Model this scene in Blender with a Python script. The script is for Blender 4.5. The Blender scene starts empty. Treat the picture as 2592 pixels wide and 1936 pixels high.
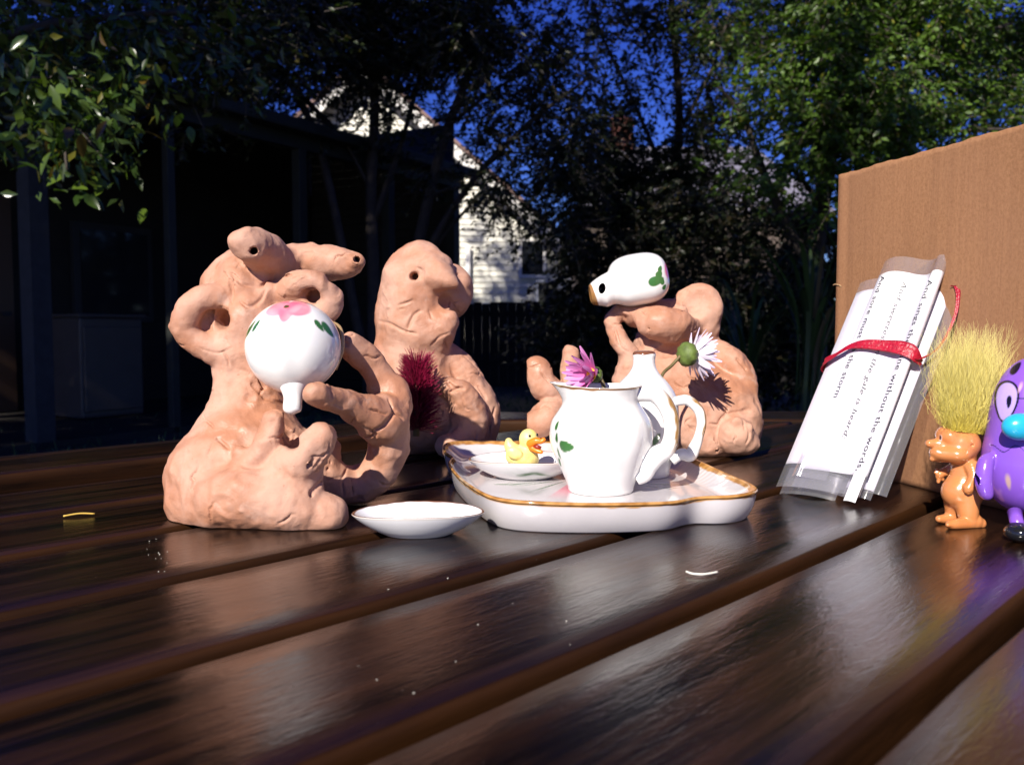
import bpy, bmesh, math, random
import numpy as np
from mathutils import Vector, Matrix, Euler

# ------------------------------------------------------------------ camera, sky, sun, exposure
scene = bpy.context.scene
F_PX, CX, CY = 2198.0, 1296.0, 968.0          # focal length and centre of the photograph in its pixels
PITCH = math.atan(138.0 / F_PX)               # horizon stands 138 px above the centre
CAM_H = 9.0                                   # cm above the table top
cam_data = bpy.data.cameras.new("camera")
cam = bpy.data.objects.new("camera", cam_data)
scene.collection.objects.link(cam)
cam.location = (0, 0, CAM_H * .01)
cam.rotation_euler = (math.pi / 2 - PITCH, 0, 0)
cam_data.sensor_width = 36.0
cam_data.lens = 36.0 * F_PX / 2592.0
cam_data.clip_start = 0.01
cam_data.clip_end = 3000
cam_data.dof.use_dof = True
cam_data.dof.focus_distance = 0.455
cam_data.dof.aperture_fstop = 21.0
scene.camera = cam

SUN_EL = math.radians(35.0)
SUN_TO = Vector((-0.425 * math.cos(SUN_EL) / 1.0, -0.905 * math.cos(SUN_EL), math.sin(SUN_EL))).normalized()
world = bpy.data.worlds.new("World"); scene.world = world; world.use_nodes = True
wn = world.node_tree.nodes; wl = world.node_tree.links
sky = wn.new("ShaderNodeTexSky"); sky.sky_type = 'NISHITA'; sky.sun_disc = False
sky.sun_elevation = SUN_EL
sky.sun_rotation = math.atan2(SUN_TO.x, SUN_TO.y)
sky.altitude = 0; sky.air_density = 1.0; sky.dust_density = 0.0; sky.ozone_density = 10.0
wn["Background"].inputs[1].default_value = 0.065
hsv = wn.new("ShaderNodeHueSaturation"); hsv.inputs["Hue"].default_value = 0.533; hsv.inputs["Saturation"].default_value = 1.15
wl.new(sky.outputs[0], hsv.inputs["Color"]); wl.new(hsv.outputs[0], wn["Background"].inputs[0])
sun_d = bpy.data.lights.new("sun", 'SUN'); sun_d.energy = 5.0; sun_d.angle = math.radians(0.53)
sun_d.color = (1.0, 0.93, 0.84)
sun = bpy.data.objects.new("sun", sun_d); scene.collection.objects.link(sun)
sun.rotation_euler = SUN_TO.to_track_quat('Z', 'Y').to_euler()
vs = scene.view_settings
vs.view_transform = 'Standard'; vs.look = 'None'; vs.gamma = 1.0; vs.use_curve_mapping = False
vs.exposure = 0.7

# ------------------------------------------------------------------ helpers
COL = scene.collection
OFF = {}
CM = 0.01

def P(px, py, d):
    """photograph pixel + depth (cm along the view axis) -> point in cm"""
    x = (px - CX) / F_PX * d; u = -(py - CY) / F_PX * d
    return np.array([x, d * math.cos(PITCH) + u * math.sin(PITCH), CAM_H + u * math.cos(PITCH) - d * math.sin(PITCH)])

def ground(px, py, z=0.0):
    """point on the plane z (cm) seen at a pixel"""
    a = P(px, py, 1.0) - np.array([0, 0, CAM_H])
    t = (z - CAM_H) / a[2]
    return np.array([0, 0, CAM_H]) + a * t

def tag(o, label=None, cat=None, group=None, kind=None):
    if label: o["label"] = label
    if cat: o["category"] = cat
    if group: o["group"] = group
    if kind: o["kind"] = kind
    return o

def root(name, loc, label, cat, group=None, s=CM):
    o = bpy.data.objects.new(name, None); COL.objects.link(o)
    o.empty_display_size = .02
    o.location = Vector([float(v) * s for v in loc])
    OFF[o.name] = np.array(o.location)
    return tag(o, label, cat, group)

def set_col(me, cols):
    a = me.color_attributes.new("Col", 'FLOAT_COLOR', 'POINT')
    c = np.ones((len(me.vertices), 4), np.float32); c[:, :3] = cols
    a.data.foreach_set("color", c.ravel())

def mesh_data(name, V, F, smooth=True, cols=None):
    me = bpy.data.meshes.new(name)
    if isinstance(F, np.ndarray):
        V = np.asarray(V, np.float32); n = F.shape[1]
        me.vertices.add(len(V)); me.vertices.foreach_set("co", V.ravel())
        me.loops.add(F.size); me.loops.foreach_set("vertex_index", F.astype(np.int32).ravel())
        me.polygons.add(len(F)); me.polygons.foreach_set("loop_start", np.arange(0, F.size, n, dtype=np.int32))
        me.polygons.foreach_set("loop_total", np.full(len(F), n, np.int32))
        me.update(calc_edges=True); me.validate()
    else:
        me.from_pydata([tuple(map(float, v)) for v in V], [], [tuple(f) for f in F]); me.update()
    if smooth:
        me.polygons.foreach_set("use_smooth", np.ones(len(me.polygons), bool))
    if cols is not None: set_col(me, cols)
    return me

def mobj(name, V, F, mat, parent=None, smooth=True, cols=None, s=CM, loc=None):
    """V in world units (cm unless s given); parent or loc supplies the origin"""
    V = np.asarray(V, np.float64) * s
    if parent is not None: off = OFF[parent.name]
    elif loc is not None: off = np.array(loc, float) * s
    else: off = np.zeros(3)
    me = mesh_data(name, V - off, F, smooth, cols)
    me.materials.append(mat)
    o = bpy.data.objects.new(name, me); COL.objects.link(o)
    if parent is not None: o.parent = parent
    else: o.location = off
    OFF[o.name] = off
    return o

def share(o, parent, M=None):
    c = o.copy(); COL.objects.link(c); c.parent = parent
    if M is not None: c.matrix_local = M
    return c

# -------- mesh makers (return V, F)
def join(*vf):
    V = []; F = []; n = 0
    for v, f in vf:
        V.append(np.asarray(v, float)); F += [tuple(int(i) + n for i in q) for q in f]; n += len(v)
    return np.concatenate(V), F

def box(x0, x1, y0, y1, z0, z1, bev=0.0):
    if bev <= 0:
        V = np.array([(x, y, z) for z in (z0, z1) for y in (y0, y1) for x in (x0, x1)], float)
        return V, [(0, 2, 3, 1), (4, 5, 7, 6), (0, 1, 5, 4), (2, 6, 7, 3), (0, 4, 6, 2), (1, 3, 7, 5)]
    bm = bmesh.new(); bmesh.ops.create_cube(bm, size=1)
    for v in bm.verts:
        v.co = Vector(((x0 + x1) / 2 + v.co.x * (x1 - x0), (y0 + y1) / 2 + v.co.y * (y1 - y0), (z0 + z1) / 2 + v.co.z * (z1 - z0)))
    bmesh.ops.bevel(bm, geom=bm.edges[:], offset=bev, segments=2, affect='EDGES', profile=.6)
    V = np.array([v.co[:] for v in bm.verts]); F = [[v.index for v in f.verts] for f in bm.faces]
    bm.free(); return V, F

def frame_for(t):
    t = t / (np.linalg.norm(t) + 1e-9)
    a = np.array([0, 0, 1.0]) if abs(t[2]) < .9 else np.array([1.0, 0, 0])
    n = np.cross(a, t); n /= np.linalg.norm(n)
    return n, np.cross(t, n)

def catmull(pts, n=8):
    pts = np.asarray(pts, float); q = np.vstack([2 * pts[0] - pts[1], pts, 2 * pts[-1] - pts[-2]])
    out = []
    for i in range(1, len(q) - 2):
        for t in np.linspace(0, 1, n, endpoint=False):
            a, b, c, d = q[i - 1:i + 3]
            out.append(.5 * ((2 * b) + (c - a) * t + (2 * a - 5 * b + 4 * c - d) * t * t + (-a + 3 * b - 3 * c + d) * t ** 3))
    out.append(pts[-1]); return np.array(out)

def tube(path, rad, n=8, cap=True, flat=1.0):
    path = np.asarray(path, float); m = len(path)
    rad = np.broadcast_to(np.asarray(rad, float), (m,))
    V = []; pn = None
    for i in range(m):
        t = path[min(i + 1, m - 1)] - path[max(i - 1, 0)]
        t = t / (np.linalg.norm(t) + 1e-9)
        if pn is None: a, b = frame_for(t)
        else:
            a = pn - t * np.dot(pn, t); a /= np.linalg.norm(a) + 1e-9; b = np.cross(t, a)
        pn = a
        for k in range(n):
            th = 2 * math.pi * k / n
            V.append(path[i] + rad[i] * (math.cos(th) * a + flat * math.sin(th) * b))
    F = [(i * n + k, i * n + (k + 1) % n, (i + 1) * n + (k + 1) % n, (i + 1) * n + k) for i in range(m - 1) for k in range(n)]
    if cap:
        F.append(tuple(range(n - 1, -1, -1))); F.append(tuple((m - 1) * n + k for k in range(n)))
    return np.array(V), F

def grid_faces(m, n, wrap_n=False):
    """rows m, columns n"""
    i = np.arange(m - 1)[:, None]; k = np.arange(n if wrap_n else n - 1)[None, :]
    k2 = (k + 1) % n
    return np.stack([i * n + k, i * n + k2, (i + 1) * n + k2, (i + 1) * n + k], -1).reshape(-1, 4)

def lathe(prof, n=96):
    """prof: list of (r, z), rows -> V (m*n,3)"""
    prof = np.asarray(prof, float); th = np.linspace(0, 2 * math.pi, n, endpoint=False)
    V = np.stack([prof[:, 0:1] * np.cos(th), prof[:, 0:1] * np.sin(th), np.repeat(prof[:, 1:2], n, 1)], -1).reshape(-1, 3)
    return V, grid_faces(len(prof), n, True), np.tile(th, len(prof))

def spline_profile(pts, n=12):
    return catmull(np.asarray(pts, float), n)

# -------- signed-distance sculpting
class Sculpt:
    def __init__(s, lo, hi, h):
        s.lo = np.array(lo, float); s.h = h
        s.n = np.ceil((np.array(hi) - s.lo) / h).astype(int) + 1
        s.F = np.full(s.n, 3.0, np.float32)
        s.ax = [(s.lo[i] + h * np.arange(s.n[i])).astype(np.float32) for i in range(3)]
    def _sl(s, lo, hi):
        a = np.clip(np.floor((np.asarray(lo) - s.lo) / s.h).astype(int), 0, s.n)
        b = np.clip(np.ceil((np.asarray(hi) - s.lo) / s.h).astype(int) + 1, 0, s.n)
        sl = tuple(slice(a[i], b[i]) for i in range(3))
        g = [s.ax[i][sl[i]] for i in range(3)]
        return sl, g[0][:, None, None], g[1][None, :, None], g[2][None, None, :]
    def _put(s, sl, d, k, sub):
        f = s.F[sl]
        if sub:
            d = -d; hh = np.maximum(k - np.abs(f - d), 0) / k
            s.F[sl] = np.maximum(f, d) + hh * hh * k * .25
        else:
            hh = np.maximum(k - np.abs(f - d), 0) / k
            s.F[sl] = np.minimum(f, d) - hh * hh * k * .25
    def cone(s, a, ra, b, rb, k=.3, sub=False):
        a = np.asarray(a, float); b = np.asarray(b, float); m = max(ra, rb) + k + 3 * s.h
        sl, X, Y, Z = s._sl(np.minimum(a, b) - m, np.maximum(a, b) + m)
        ab = b - a; L = float(ab @ ab) + 1e-9
        t = np.clip(((X - a[0]) * ab[0] + (Y - a[1]) * ab[1] + (Z - a[2]) * ab[2]) / L, 0, 1)
        d = np.sqrt((X - a[0] - t * ab[0]) ** 2 + (Y - a[1] - t * ab[1]) ** 2 + (Z - a[2] - t * ab[2]) ** 2) - (ra + t * (rb - ra))
        s._put(sl, d, k, sub)
    def chain(s, pts, k=.3, sub=False, smooth=4):
        q = np.array([np.append(p, r) for p, r in pts], float)
        if smooth and len(q) > 2: q = catmull(q, smooth)
        # union the chain first so that its own links do not swell
        r = q[:, 3].max(); m = r + k + 3 * s.h
        sl, X, Y, Z = s._sl(q[:, :3].min(0) - m, q[:, :3].max(0) + m)
        D = None
        for i in range(len(q) - 1):
            a, ra, b, rb = q[i, :3], q[i, 3], q[i + 1, :3], q[i + 1, 3]
            ab = b - a; L = float(ab @ ab) + 1e-9
            t = np.clip(((X - a[0]) * ab[0] + (Y - a[1]) * ab[1] + (Z - a[2]) * ab[2]) / L, 0, 1)
            d = np.sqrt((X - a[0] - t * ab[0]) ** 2 + (Y - a[1] - t * ab[1]) ** 2 + (Z - a[2] - t * ab[2]) ** 2) - (ra + t * (rb - ra))
            D = d if D is None else np.minimum(D, d)
        s._put(sl, D, k, sub)
    def ell(s, c, r, k=.3, rot=(0, 0, 0), sub=False, p=2.0):
        c = np.asarray(c, float); r = np.asarray(r, float); m = r.max() + k + 3 * s.h
        sl, X, Y, Z = s._sl(c - m, c + m)
        R = np.array(Euler([math.radians(v) for v in rot]).to_matrix()).T
        x = X - c[0]; y = Y - c[1]; z = Z - c[2]
        u = [(R[i, 0] * x + R[i, 1] * y + R[i, 2] * z) / r[i] for i in range(3)]
        if p == 2.0:
            k0 = np.sqrt(u[0] ** 2 + u[1] ** 2 + u[2] ** 2)
            k1 = np.sqrt((u[0] / r[0]) ** 2 + (u[1] / r[1]) ** 2 + (u[2] / r[2]) ** 2) + 1e-6
            d = k0 * (k0 - 1) / k1
        else:
            k0 = (np.abs(u[0]) ** p + np.abs(u[1]) ** p + np.abs(u[2]) ** p) ** (1 / p)
            d = (k0 - 1) * r.min()
        s._put(sl, d, k, sub)
    def floor(s, z=0.0):
        s.F = np.maximum(s.F, (z - s.ax[2])[None, None, :])
    def noise(s, cell, amp, seed):
        rng = np.random.default_rng(seed); W = []; m = []
        for i in range(3):
            t = (s.ax[i] - s.ax[i][0]) / cell; mm = int(t[-1]) + 4; j = t.astype(int); f = t - j
            w = np.zeros((len(t), mm), np.float32); r = np.arange(len(t))
            w[r, j] = (1 - f) ** 3 / 6; w[r, j + 1] = (3 * f ** 3 - 6 * f ** 2 + 4) / 6
            w[r, j + 2] = (-3 * f ** 3 + 3 * f ** 2 + 3 * f + 1) / 6; w[r, j + 3] = f ** 3 / 6
            W.append(w); m.append(mm)
        g = rng.normal(size=m).astype(np.float32)
        g = np.tensordot(W[0], g, (1, 0)); g = np.tensordot(g, W[1], (1, 1)); g = np.tensordot(g, W[2], (1, 1))
        s.F += amp * 3.0 * g
    def sample(s, p):
        t = (np.asarray(p) - s.lo) / s.h; j = np.clip(t.astype(int), 0, s.n - 2); f = np.clip(t - j, 0, 1)
        v = 0
        for a in (0, 1):
            for b in (0, 1):
                for c in (0, 1):
                    v += (f[0] if a else 1 - f[0]) * (f[1] if b else 1 - f[1]) * (f[2] if c else 1 - f[2]) * s.F[j[0] + a, j[1] + b, j[2] + c]
        return v
    def hit(s, px, py):
        """first surface point seen at a photograph pixel"""
        o = np.array([0, 0, CAM_H]); w = P(px, py, 1.0) - o
        lo, hi = s.lo, s.lo + s.h * (s.n - 1)
        t0 = max(min(lo[i] / w[i], hi[i] / w[i]) if i < 2 and abs(w[i]) > 1e-6 else -1e9 for i in (1,))
        t = t0
        for _ in range(400):
            p = o + w * t
            if np.all(p > lo) and np.all(p < hi):
                v = s.sample(p)
                if v < .01: return p
                t += max(v * .6, .02)
            else: t += .1
            if t > t0 + 40: break
        return None
    def crack(s, pts, r=.05, k=.06, lift=0.0, smooth=3):
        q = [s.hit(*p) for p in pts]; q = [p for p in q if p is not None]
        if len(q) < 2: return
        n = len(q)
        r = r * 1.55; rr = [r * (.45 + .55 * math.sin(math.pi * (i + .5) / n)) for i in range(n)]
        s.chain([(p, e) for p, e in zip(q, rr)], k, sub=True, smooth=smooth)
    def hole(s, px, py, r, depth, direction=None, k=.05):
        p = s.hit(px, py)
        if p is None: return
        w = (p - np.array([0, 0, CAM_H])) if direction is None else np.asarray(direction, float)
        w = w / np.linalg.norm(w)
        s.cone(p - w * r * .3, r, p + w * depth, r * .8, k, sub=True)
    def mesh(s):
        F = s.F; ins = F < 0; n = np.array(F.shape)
        c = np.zeros(n - 1, np.int8)
        for a in (0, 1):
            for b in (0, 1):
                for d in (0, 1):
                    c += ins[a:n[0] - 1 + a, b:n[1] - 1 + b, d:n[2] - 1 + d]
        act = np.argwhere((c > 0) & (c < 8)); idx = -np.ones(n - 1, np.int32)
        idx[tuple(act.T)] = np.arange(len(act))
        acc = np.zeros((len(act), 3)); cnt = np.zeros(len(act))
        cor = {(a, b, d): F[act[:, 0] + a, act[:, 1] + b, act[:, 2] + d] for a in (0, 1) for b in (0, 1) for d in (0, 1)}
        for ax in range(3):
            o1, o2 = [i for i in range(3) if i != ax]
            for a in (0, 1):
                for b in (0, 1):
                    k0 = [0, 0, 0]; k0[o1] = a; k0[o2] = b; k1 = list(k0); k1[ax] = 1
                    f0, f1 = cor[tuple(k0)], cor[tuple(k1)]
                    m = (f0 < 0) != (f1 < 0)
                    t = np.where(m, f0 / np.where(m, f0 - f1, 1), 0)
                    pt = np.zeros((len(act), 3)); pt[:, o1] = a; pt[:, o2] = b; pt[:, ax] = t
                    acc += pt * m[:, None]; cnt += m
        V = s.lo + s.h * (act + acc / cnt[:, None])
        Q = []
        for ax in range(3):
            o1, o2 = (ax + 1) % 3, (ax + 2) % 3
            sl0 = [slice(None)] * 3; sl1 = [slice(None)] * 3
            sl0[ax] = slice(0, n[ax] - 1); sl1[ax] = slice(1, n[ax])
            A, B = ins[tuple(sl0)], ins[tuple(sl1)]
            e = np.argwhere(A != B)
            ok = (e[:, o1] > 0) & (e[:, o2] > 0) & (e[:, o1] < n[o1] - 1) & (e[:, o2] < n[o2] - 1)
            e = e[ok]; flip = A[tuple(e.T)]
            def cell(d1, d2):
                q = e.copy(); q[:, o1] -= d1; q[:, o2] -= d2; return idx[tuple(q.T)]
            q = np.stack([cell(1, 1), cell(0, 1), cell(0, 0), cell(1, 0)], 1)
            q[~flip] = q[~flip][:, ::-1]
            Q.append(q)
        Q = np.concatenate(Q)
        return V, Q

def relax(V, Q, it=2, lam=.5):
    e = np.concatenate([Q[:, [0, 1]], Q[:, [1, 2]], Q[:, [2, 3]], Q[:, [3, 0]]])
    cnt = np.bincount(e.ravel(), minlength=len(V))[:, None]
    for _ in range(it):
        S = np.zeros_like(V)
        for i in range(3):
            S[:, i] = np.bincount(e[:, 0], V[e[:, 1], i], len(V)) + np.bincount(e[:, 1], V[e[:, 0], i], len(V))
        V = V + lam * (S / np.maximum(cnt, 1) - V)
    return V

# ------------------------------------------------------------------ materials
def pmat(name, col=(.5, .5, .5), rough=.5, vcol=False, var=0, vscale=8, var_col=None, bump=0, bscale=40, stretch=None,
         spec=.5, coat=0, coat_rough=.05, sss=0, sss_r=(.01, .005, .003), rvar=0, rscale=6, metal=0, trans=0, ior=1.5, alpha=1, sheen=0, detail=6, bdist=.001):
    m = bpy.data.materials.new(name); m.use_nodes = True
    nt = m.node_tree; N = nt.nodes; L = nt.links; b = N["Principled BSDF"]
    b.inputs["Base Color"].default_value = (*col, 1); b.inputs["Roughness"].default_value = rough
    b.inputs["Specular IOR Level"].default_value = spec; b.inputs["Metallic"].default_value = metal
    b.inputs["Coat Weight"].default_value = coat; b.inputs["Coat Roughness"].default_value = coat_rough
    b.inputs["Transmission Weight"].default_value = trans; b.inputs["IOR"].default_value = ior; b.inputs["Alpha"].default_value = alpha
    if sss:
        b.inputs["Subsurface Weight"].default_value = sss; b.inputs["Subsurface Radius"].default_value = sss_r
        b.inputs["Subsurface Scale"].default_value = 1.0
    tc = N.new("ShaderNodeTexCoord"); src = tc.outputs["Object"]
    if stretch:
        mp = N.new("ShaderNodeMapping"); mp.inputs["Scale"].default_value = stretch; L.new(src, mp.inputs[0]); src = mp.outputs[0]
    base = None
    if vcol:
        a = N.new("ShaderNodeVertexColor"); a.layer_name = "Col"; base = a.outputs[0]
        L.new(base, b.inputs["Base Color"])
    if var:
        nz = N.new("ShaderNodeTexNoise"); nz.inputs["Scale"].default_value = vscale; nz.inputs["Detail"].default_value = detail; nz.inputs["Roughness"].default_value = .6
        L.new(src, nz.inputs["Vector"])
        rp = N.new("ShaderNodeMapRange"); rp.inputs[1].default_value = .32; rp.inputs[2].default_value = .68
        L.new(nz.outputs[0], rp.inputs[0])
        mx = N.new("ShaderNodeMix"); mx.data_type = 'RGBA'
        if base is not None:
            mx.blend_type = 'MULTIPLY'; L.new(base, mx.inputs[6]); c2 = var_col or (1 - var,) * 3
            mx.inputs[7].default_value = (*c2, 1); L.new(rp.outputs[0], mx.inputs[0])
        else:
            mx.inputs[6].default_value = (*col, 1); c2 = var_col or tuple(c * (1 - var) for c in col)
            mx.inputs[7].default_value = (*c2, 1); L.new(rp.outputs[0], mx.inputs[0])
        L.new(mx.outputs[2], b.inputs["Base Color"])
    if rvar:
        n2 = N.new("ShaderNodeTexNoise"); n2.inputs["Scale"].default_value = rscale; n2.inputs["Detail"].default_value = 5
        L.new(src, n2.inputs["Vector"])
        r2 = N.new("ShaderNodeMapRange"); r2.inputs[1].default_value = .35; r2.inputs[2].default_value = .65
        r2.inputs[3].default_value = rough - rvar; r2.inputs[4].default_value = rough + rvar
        L.new(n2.outputs[0], r2.inputs[0]); L.new(r2.outputs[0], b.inputs["Roughness"])
    if bump:
        n3 = N.new("ShaderNodeTexNoise"); n3.inputs["Scale"].default_value = bscale; n3.inputs["Detail"].default_value = 6
        L.new(src, n3.inputs["Vector"])
        bp = N.new("ShaderNodeBump"); bp.inputs["Strength"].default_value = bump; bp.inputs["Distance"].default_value = bdist
        L.new(n3.outputs[0], bp.inputs["Height"]); L.new(bp.outputs[0], b.inputs["Normal"])
    return m

def leaf_mat(name, rough=.45, trans=.35, spec=.5):
    m = bpy.data.materials.new(name); m.use_nodes = True
    N = m.node_tree.nodes; L = m.node_tree.links; b = N["Principled BSDF"]
    a = N.new("ShaderNodeVertexColor"); a.layer_name = "Col"
    L.new(a.outputs[0], b.inputs["Base Color"]); b.inputs["Roughness"].default_value = rough; b.inputs["Specular IOR Level"].default_value = spec
    t = N.new("ShaderNodeBsdfTranslucent"); g = N.new("ShaderNodeMix"); g.data_type = 'RGBA'; g.blend_type = 'MULTIPLY'; g.inputs[0].default_value = 1
    g.inputs[7].default_value = (1.3, 1.5, .5, 1); L.new(a.outputs[0], g.inputs[6]); L.new(g.outputs[2], t.inputs[0])
    mx = N.new("ShaderNodeMixShader"); mx.inputs[0].default_value = trans
    L.new(b.outputs[0], mx.inputs[1]); L.new(t.outputs[0], mx.inputs[2]); L.new(mx.outputs[0], N["Material Output"].inputs[0])
    return m

def normals(V, Q):
    n = np.cross(V[Q[:, 2]] - V[Q[:, 0]], V[Q[:, 3]] - V[Q[:, 1]]); N = np.zeros_like(V)
    for i in range(4):
        for k in range(3): N[:, k] += np.bincount(Q[:, i], n[:, k], len(V))
    return N / (np.linalg.norm(N, axis=1)[:, None] + 1e-9)

def handwork(V, Q, seed, dents=70, cracks=26, ridges=22, zmin=.25):
    """thumb presses, pinch ridges and drying cracks on a modelled surface"""
    rng = np.random.default_rng(seed); N = normals(V, Q); D = np.zeros(len(V))
    for _ in range(dents):
        c = rng.integers(len(V)); r = rng.uniform(.5, 1.4); t = rng.normal(size=3); t -= N[c] * (t @ N[c]); t /= np.linalg.norm(t); b = np.cross(N[c], t)
        d = V - V[c]; near = (np.abs(d) < r * 2).all(1) & (N @ N[c] > .2)
        q = np.sqrt(((d[near] @ t) / r) ** 2 + ((d[near] @ b) / (r * rng.uniform(.45, .8))) ** 2)
        D[near] -= rng.uniform(.03, .09) * np.clip((1 - q) / .45, 0, 1) ** 1.4 - .012 * np.exp(-((q - 1.05) / .14) ** 2)
    def walk(n_steps, step, wob):
        c = rng.integers(len(V)); p = V[c].copy(); t = rng.normal(size=3); t -= N[c] * (t @ N[c]); t /= np.linalg.norm(t); pts = [p.copy()]
        loc = np.where((np.abs(V - p) < n_steps * step * 1.3).all(1))[0]
        for _ in range(n_steps):
            t = t + rng.normal(0, wob, 3); q = p + t / np.linalg.norm(t) * step
            j = loc[np.argmin(((V[loc] - q) ** 2).sum(1))]; t = V[j] - p; nn_ = np.linalg.norm(t)
            if nn_ < 1e-4: break
            t /= nn_; p = V[j].copy(); pts.append(p)
        return np.array(pts), loc
    for kind, cnt in (("crack", cracks), ("ridge", ridges)):
        for _ in range(cnt):
            pts, loc = walk(rng.integers(4, 12) if kind == "crack" else rng.integers(3, 7), .17 if kind == "crack" else .22, .5)
            if len(pts) < 3: continue
            pts = catmull(pts, 4); m = len(pts); best = np.full(len(loc), 9.0); tt = np.zeros(len(loc)); S = V[loc]
            for i, p in enumerate(pts):
                d = np.sqrt(((S - p) ** 2).sum(1)); k = d < best; best[k] = d[k]; tt[k] = i / m
            w = np.sin(math.pi * np.clip(tt, .04, .96))
            if kind == "crack": D[loc] -= rng.uniform(.08, .17) * w * np.exp(-(best / .05) ** 2) - .014 * w * np.exp(-((best - .13) / .06) ** 2)
            else: D[loc] += rng.uniform(.03, .07) * w * np.clip(1 - best / .16, 0, 1)
    D *= np.clip((V[:, 2] - zmin) / .4, 0, 1)
    return V + N * D[:, None]
# ------------------------------------------------------------------ octagonal slatted garden table
SA = math.radians(46.3)                      # slat direction in plan
U = np.array([math.cos(SA), math.sin(SA)]); NN = np.array([-math.sin(SA), math.cos(SA)])
APO = 62.0; TC = np.array([22.0, 30.6])      # apothem and centre of the octagon (cm)
OCT = [SA + math.pi / 2 + i * math.pi / 4 for i in range(8)]

def wood_mat():
    m = bpy.data.materials.new("dark_oiled_wood"); m.use_nodes = True
    N = m.node_tree.nodes; L = m.node_tree.links; b = N["Principled BSDF"]
    tc = N.new("ShaderNodeTexCoord"); oi = N.new("ShaderNodeObjectInfo")
    ad = N.new("ShaderNodeVectorMath"); ad.operation = 'ADD'
    cb = N.new("ShaderNodeCombineXYZ"); mu = N.new("ShaderNodeMath"); mu.operation = 'MULTIPLY'; mu.inputs[1].default_value = 7.3
    L.new(oi.outputs["Random"], mu.inputs[0]); L.new(mu.outputs[0], cb.inputs[0]); L.new(mu.outputs[0], cb.inputs[2])
    L.new(tc.outputs["Object"], ad.inputs[0]); L.new(cb.outputs[0], ad.inputs[1])
    def noise(scale, sc, detail=6, rough=.6, dist=0):
        mp = N.new("ShaderNodeMapping"); mp.inputs["Scale"].default_value = sc; L.new(ad.outputs[0], mp.inputs[0])
        n = N.new("ShaderNodeTexNoise"); n.inputs["Scale"].default_value = scale; n.inputs["Detail"].default_value = detail
        n.inputs["Roughness"].default_value = rough; n.inputs["Distortion"].default_value = dist
        L.new(mp.outputs[0], n.inputs["Vector"]); return n.outputs[0]
    def rng(x, a, bb, c, d):
        r = N.new("ShaderNodeMapRange"); r.inputs[1].default_value = a; r.inputs[2].default_value = bb; r.inputs[3].default_value = c; r.inputs[4].default_value = d
        L.new(x, r.inputs[0]); return r.outputs[0]
    def mix(f, c1, c2, mode='MIX'):
        x = N.new("ShaderNodeMix"); x.data_type = 'RGBA'; x.blend_type = mode
        if isinstance(f, float): x.inputs[0].default_value = f
        else: L.new(f, x.inputs[0])
        for i, c in ((6, c1), (7, c2)):
            if isinstance(c, tuple): x.inputs[i].default_value = (*c, 1)
            else: L.new(c, x.inputs[i])
        return x.outputs[2]
    g1 = noise(1.0, (9, 160, 160), 7, .62, .3); g2 = noise(1.0, (25, 700, 700), 4, .6); blot = noise(14, (.5, 1, 1), 4)
    c = mix(rng(g1, .40, .66, 0, 1), (.0030, .0016, .0011), (.028, .0108, .0042))
    c = mix(rng(blot, .45, .7, 0, .55), c, (.005, .003, .0025))
    wear = N.new("ShaderNodeVertexColor"); wear.layer_name = "Col"
    sw = N.new("ShaderNodeSeparateColor"); L.new(wear.outputs[0], sw.inputs[0])
    wn_ = N.new("ShaderNodeMath"); wn_.operation = 'MULTIPLY'; L.new(sw.outputs[0], wn_.inputs[0]); L.new(rng(noise(10, (.5, 1.5, 1.5), 5), .38, .62, .1, 1), wn_.inputs[1])
    c = mix(wn_.outputs[0], c, (.036, .013, .0032))
    dust = rng(noise(420, (1, 1, 1), 2, .5), .76, .80, 0, .5)
    dmask = rng(noise(9, (1, 1, 1), 3), .52, .66, 0, 1)
    dm = N.new("ShaderNodeMath"); dm.operation = 'MULTIPLY'; L.new(dust, dm.inputs[0]); L.new(dmask, dm.inputs[1])
    c = mix(dm.outputs[0], c, (.22, .20, .18))
    L.new(c, b.inputs["Base Color"])
    ra = N.new("ShaderNodeMath"); ra.operation = 'ADD'; L.new(rng(g1, .3, .7, .15, .23), ra.inputs[0]); L.new(rng(blot, .3, .7, -.03, .06), ra.inputs[1])
    rb = N.new("ShaderNodeMath"); rb.operation = 'ADD'; L.new(ra.outputs[0], rb.inputs[0]); L.new(dm.outputs[0], rb.inputs[1])
    rc = N.new("ShaderNodeMath"); rc.operation = 'MULTIPLY_ADD'; rc.inputs[1].default_value = .4; L.new(sw.outputs[0], rc.inputs[0]); L.new(rb.outputs[0], rc.inputs[2]); L.new(rc.outputs[0], b.inputs["Roughness"])
    L.new(rng(sw.outputs[0], .05, .5, .72, .12), b.inputs["Specular IOR Level"])
    hs = N.new("ShaderNodeMath"); hs.operation = 'MULTIPLY_ADD'; hs.inputs[1].default_value = .25; L.new(g2, hs.inputs[0]); L.new(g1, hs.inputs[2])
    g3 = noise(1.0, (120, 560, 560), 3, .55, .6); h3 = N.new("ShaderNodeMath"); h3.operation = 'MULTIPLY_ADD'; h3.inputs[1].default_value = .9; L.new(g3, h3.inputs[0]); L.new(hs.outputs[0], h3.inputs[2]); hs = h3
    bp = N.new("ShaderNodeBump"); bp.inputs["Strength"].default_value = .5; bp.inputs["Distance"].default_value = .00030
    L.new(hs.outputs[0], bp.inputs["Height"]); L.new(bp.outputs[0], b.inputs["Normal"])
    return m
M_WOOD = wood_mat()

table = root("garden_table", (TC[0], TC[1], -75), "dark brown slatted octagonal wooden garden table with glossy oiled top", "table")

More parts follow.
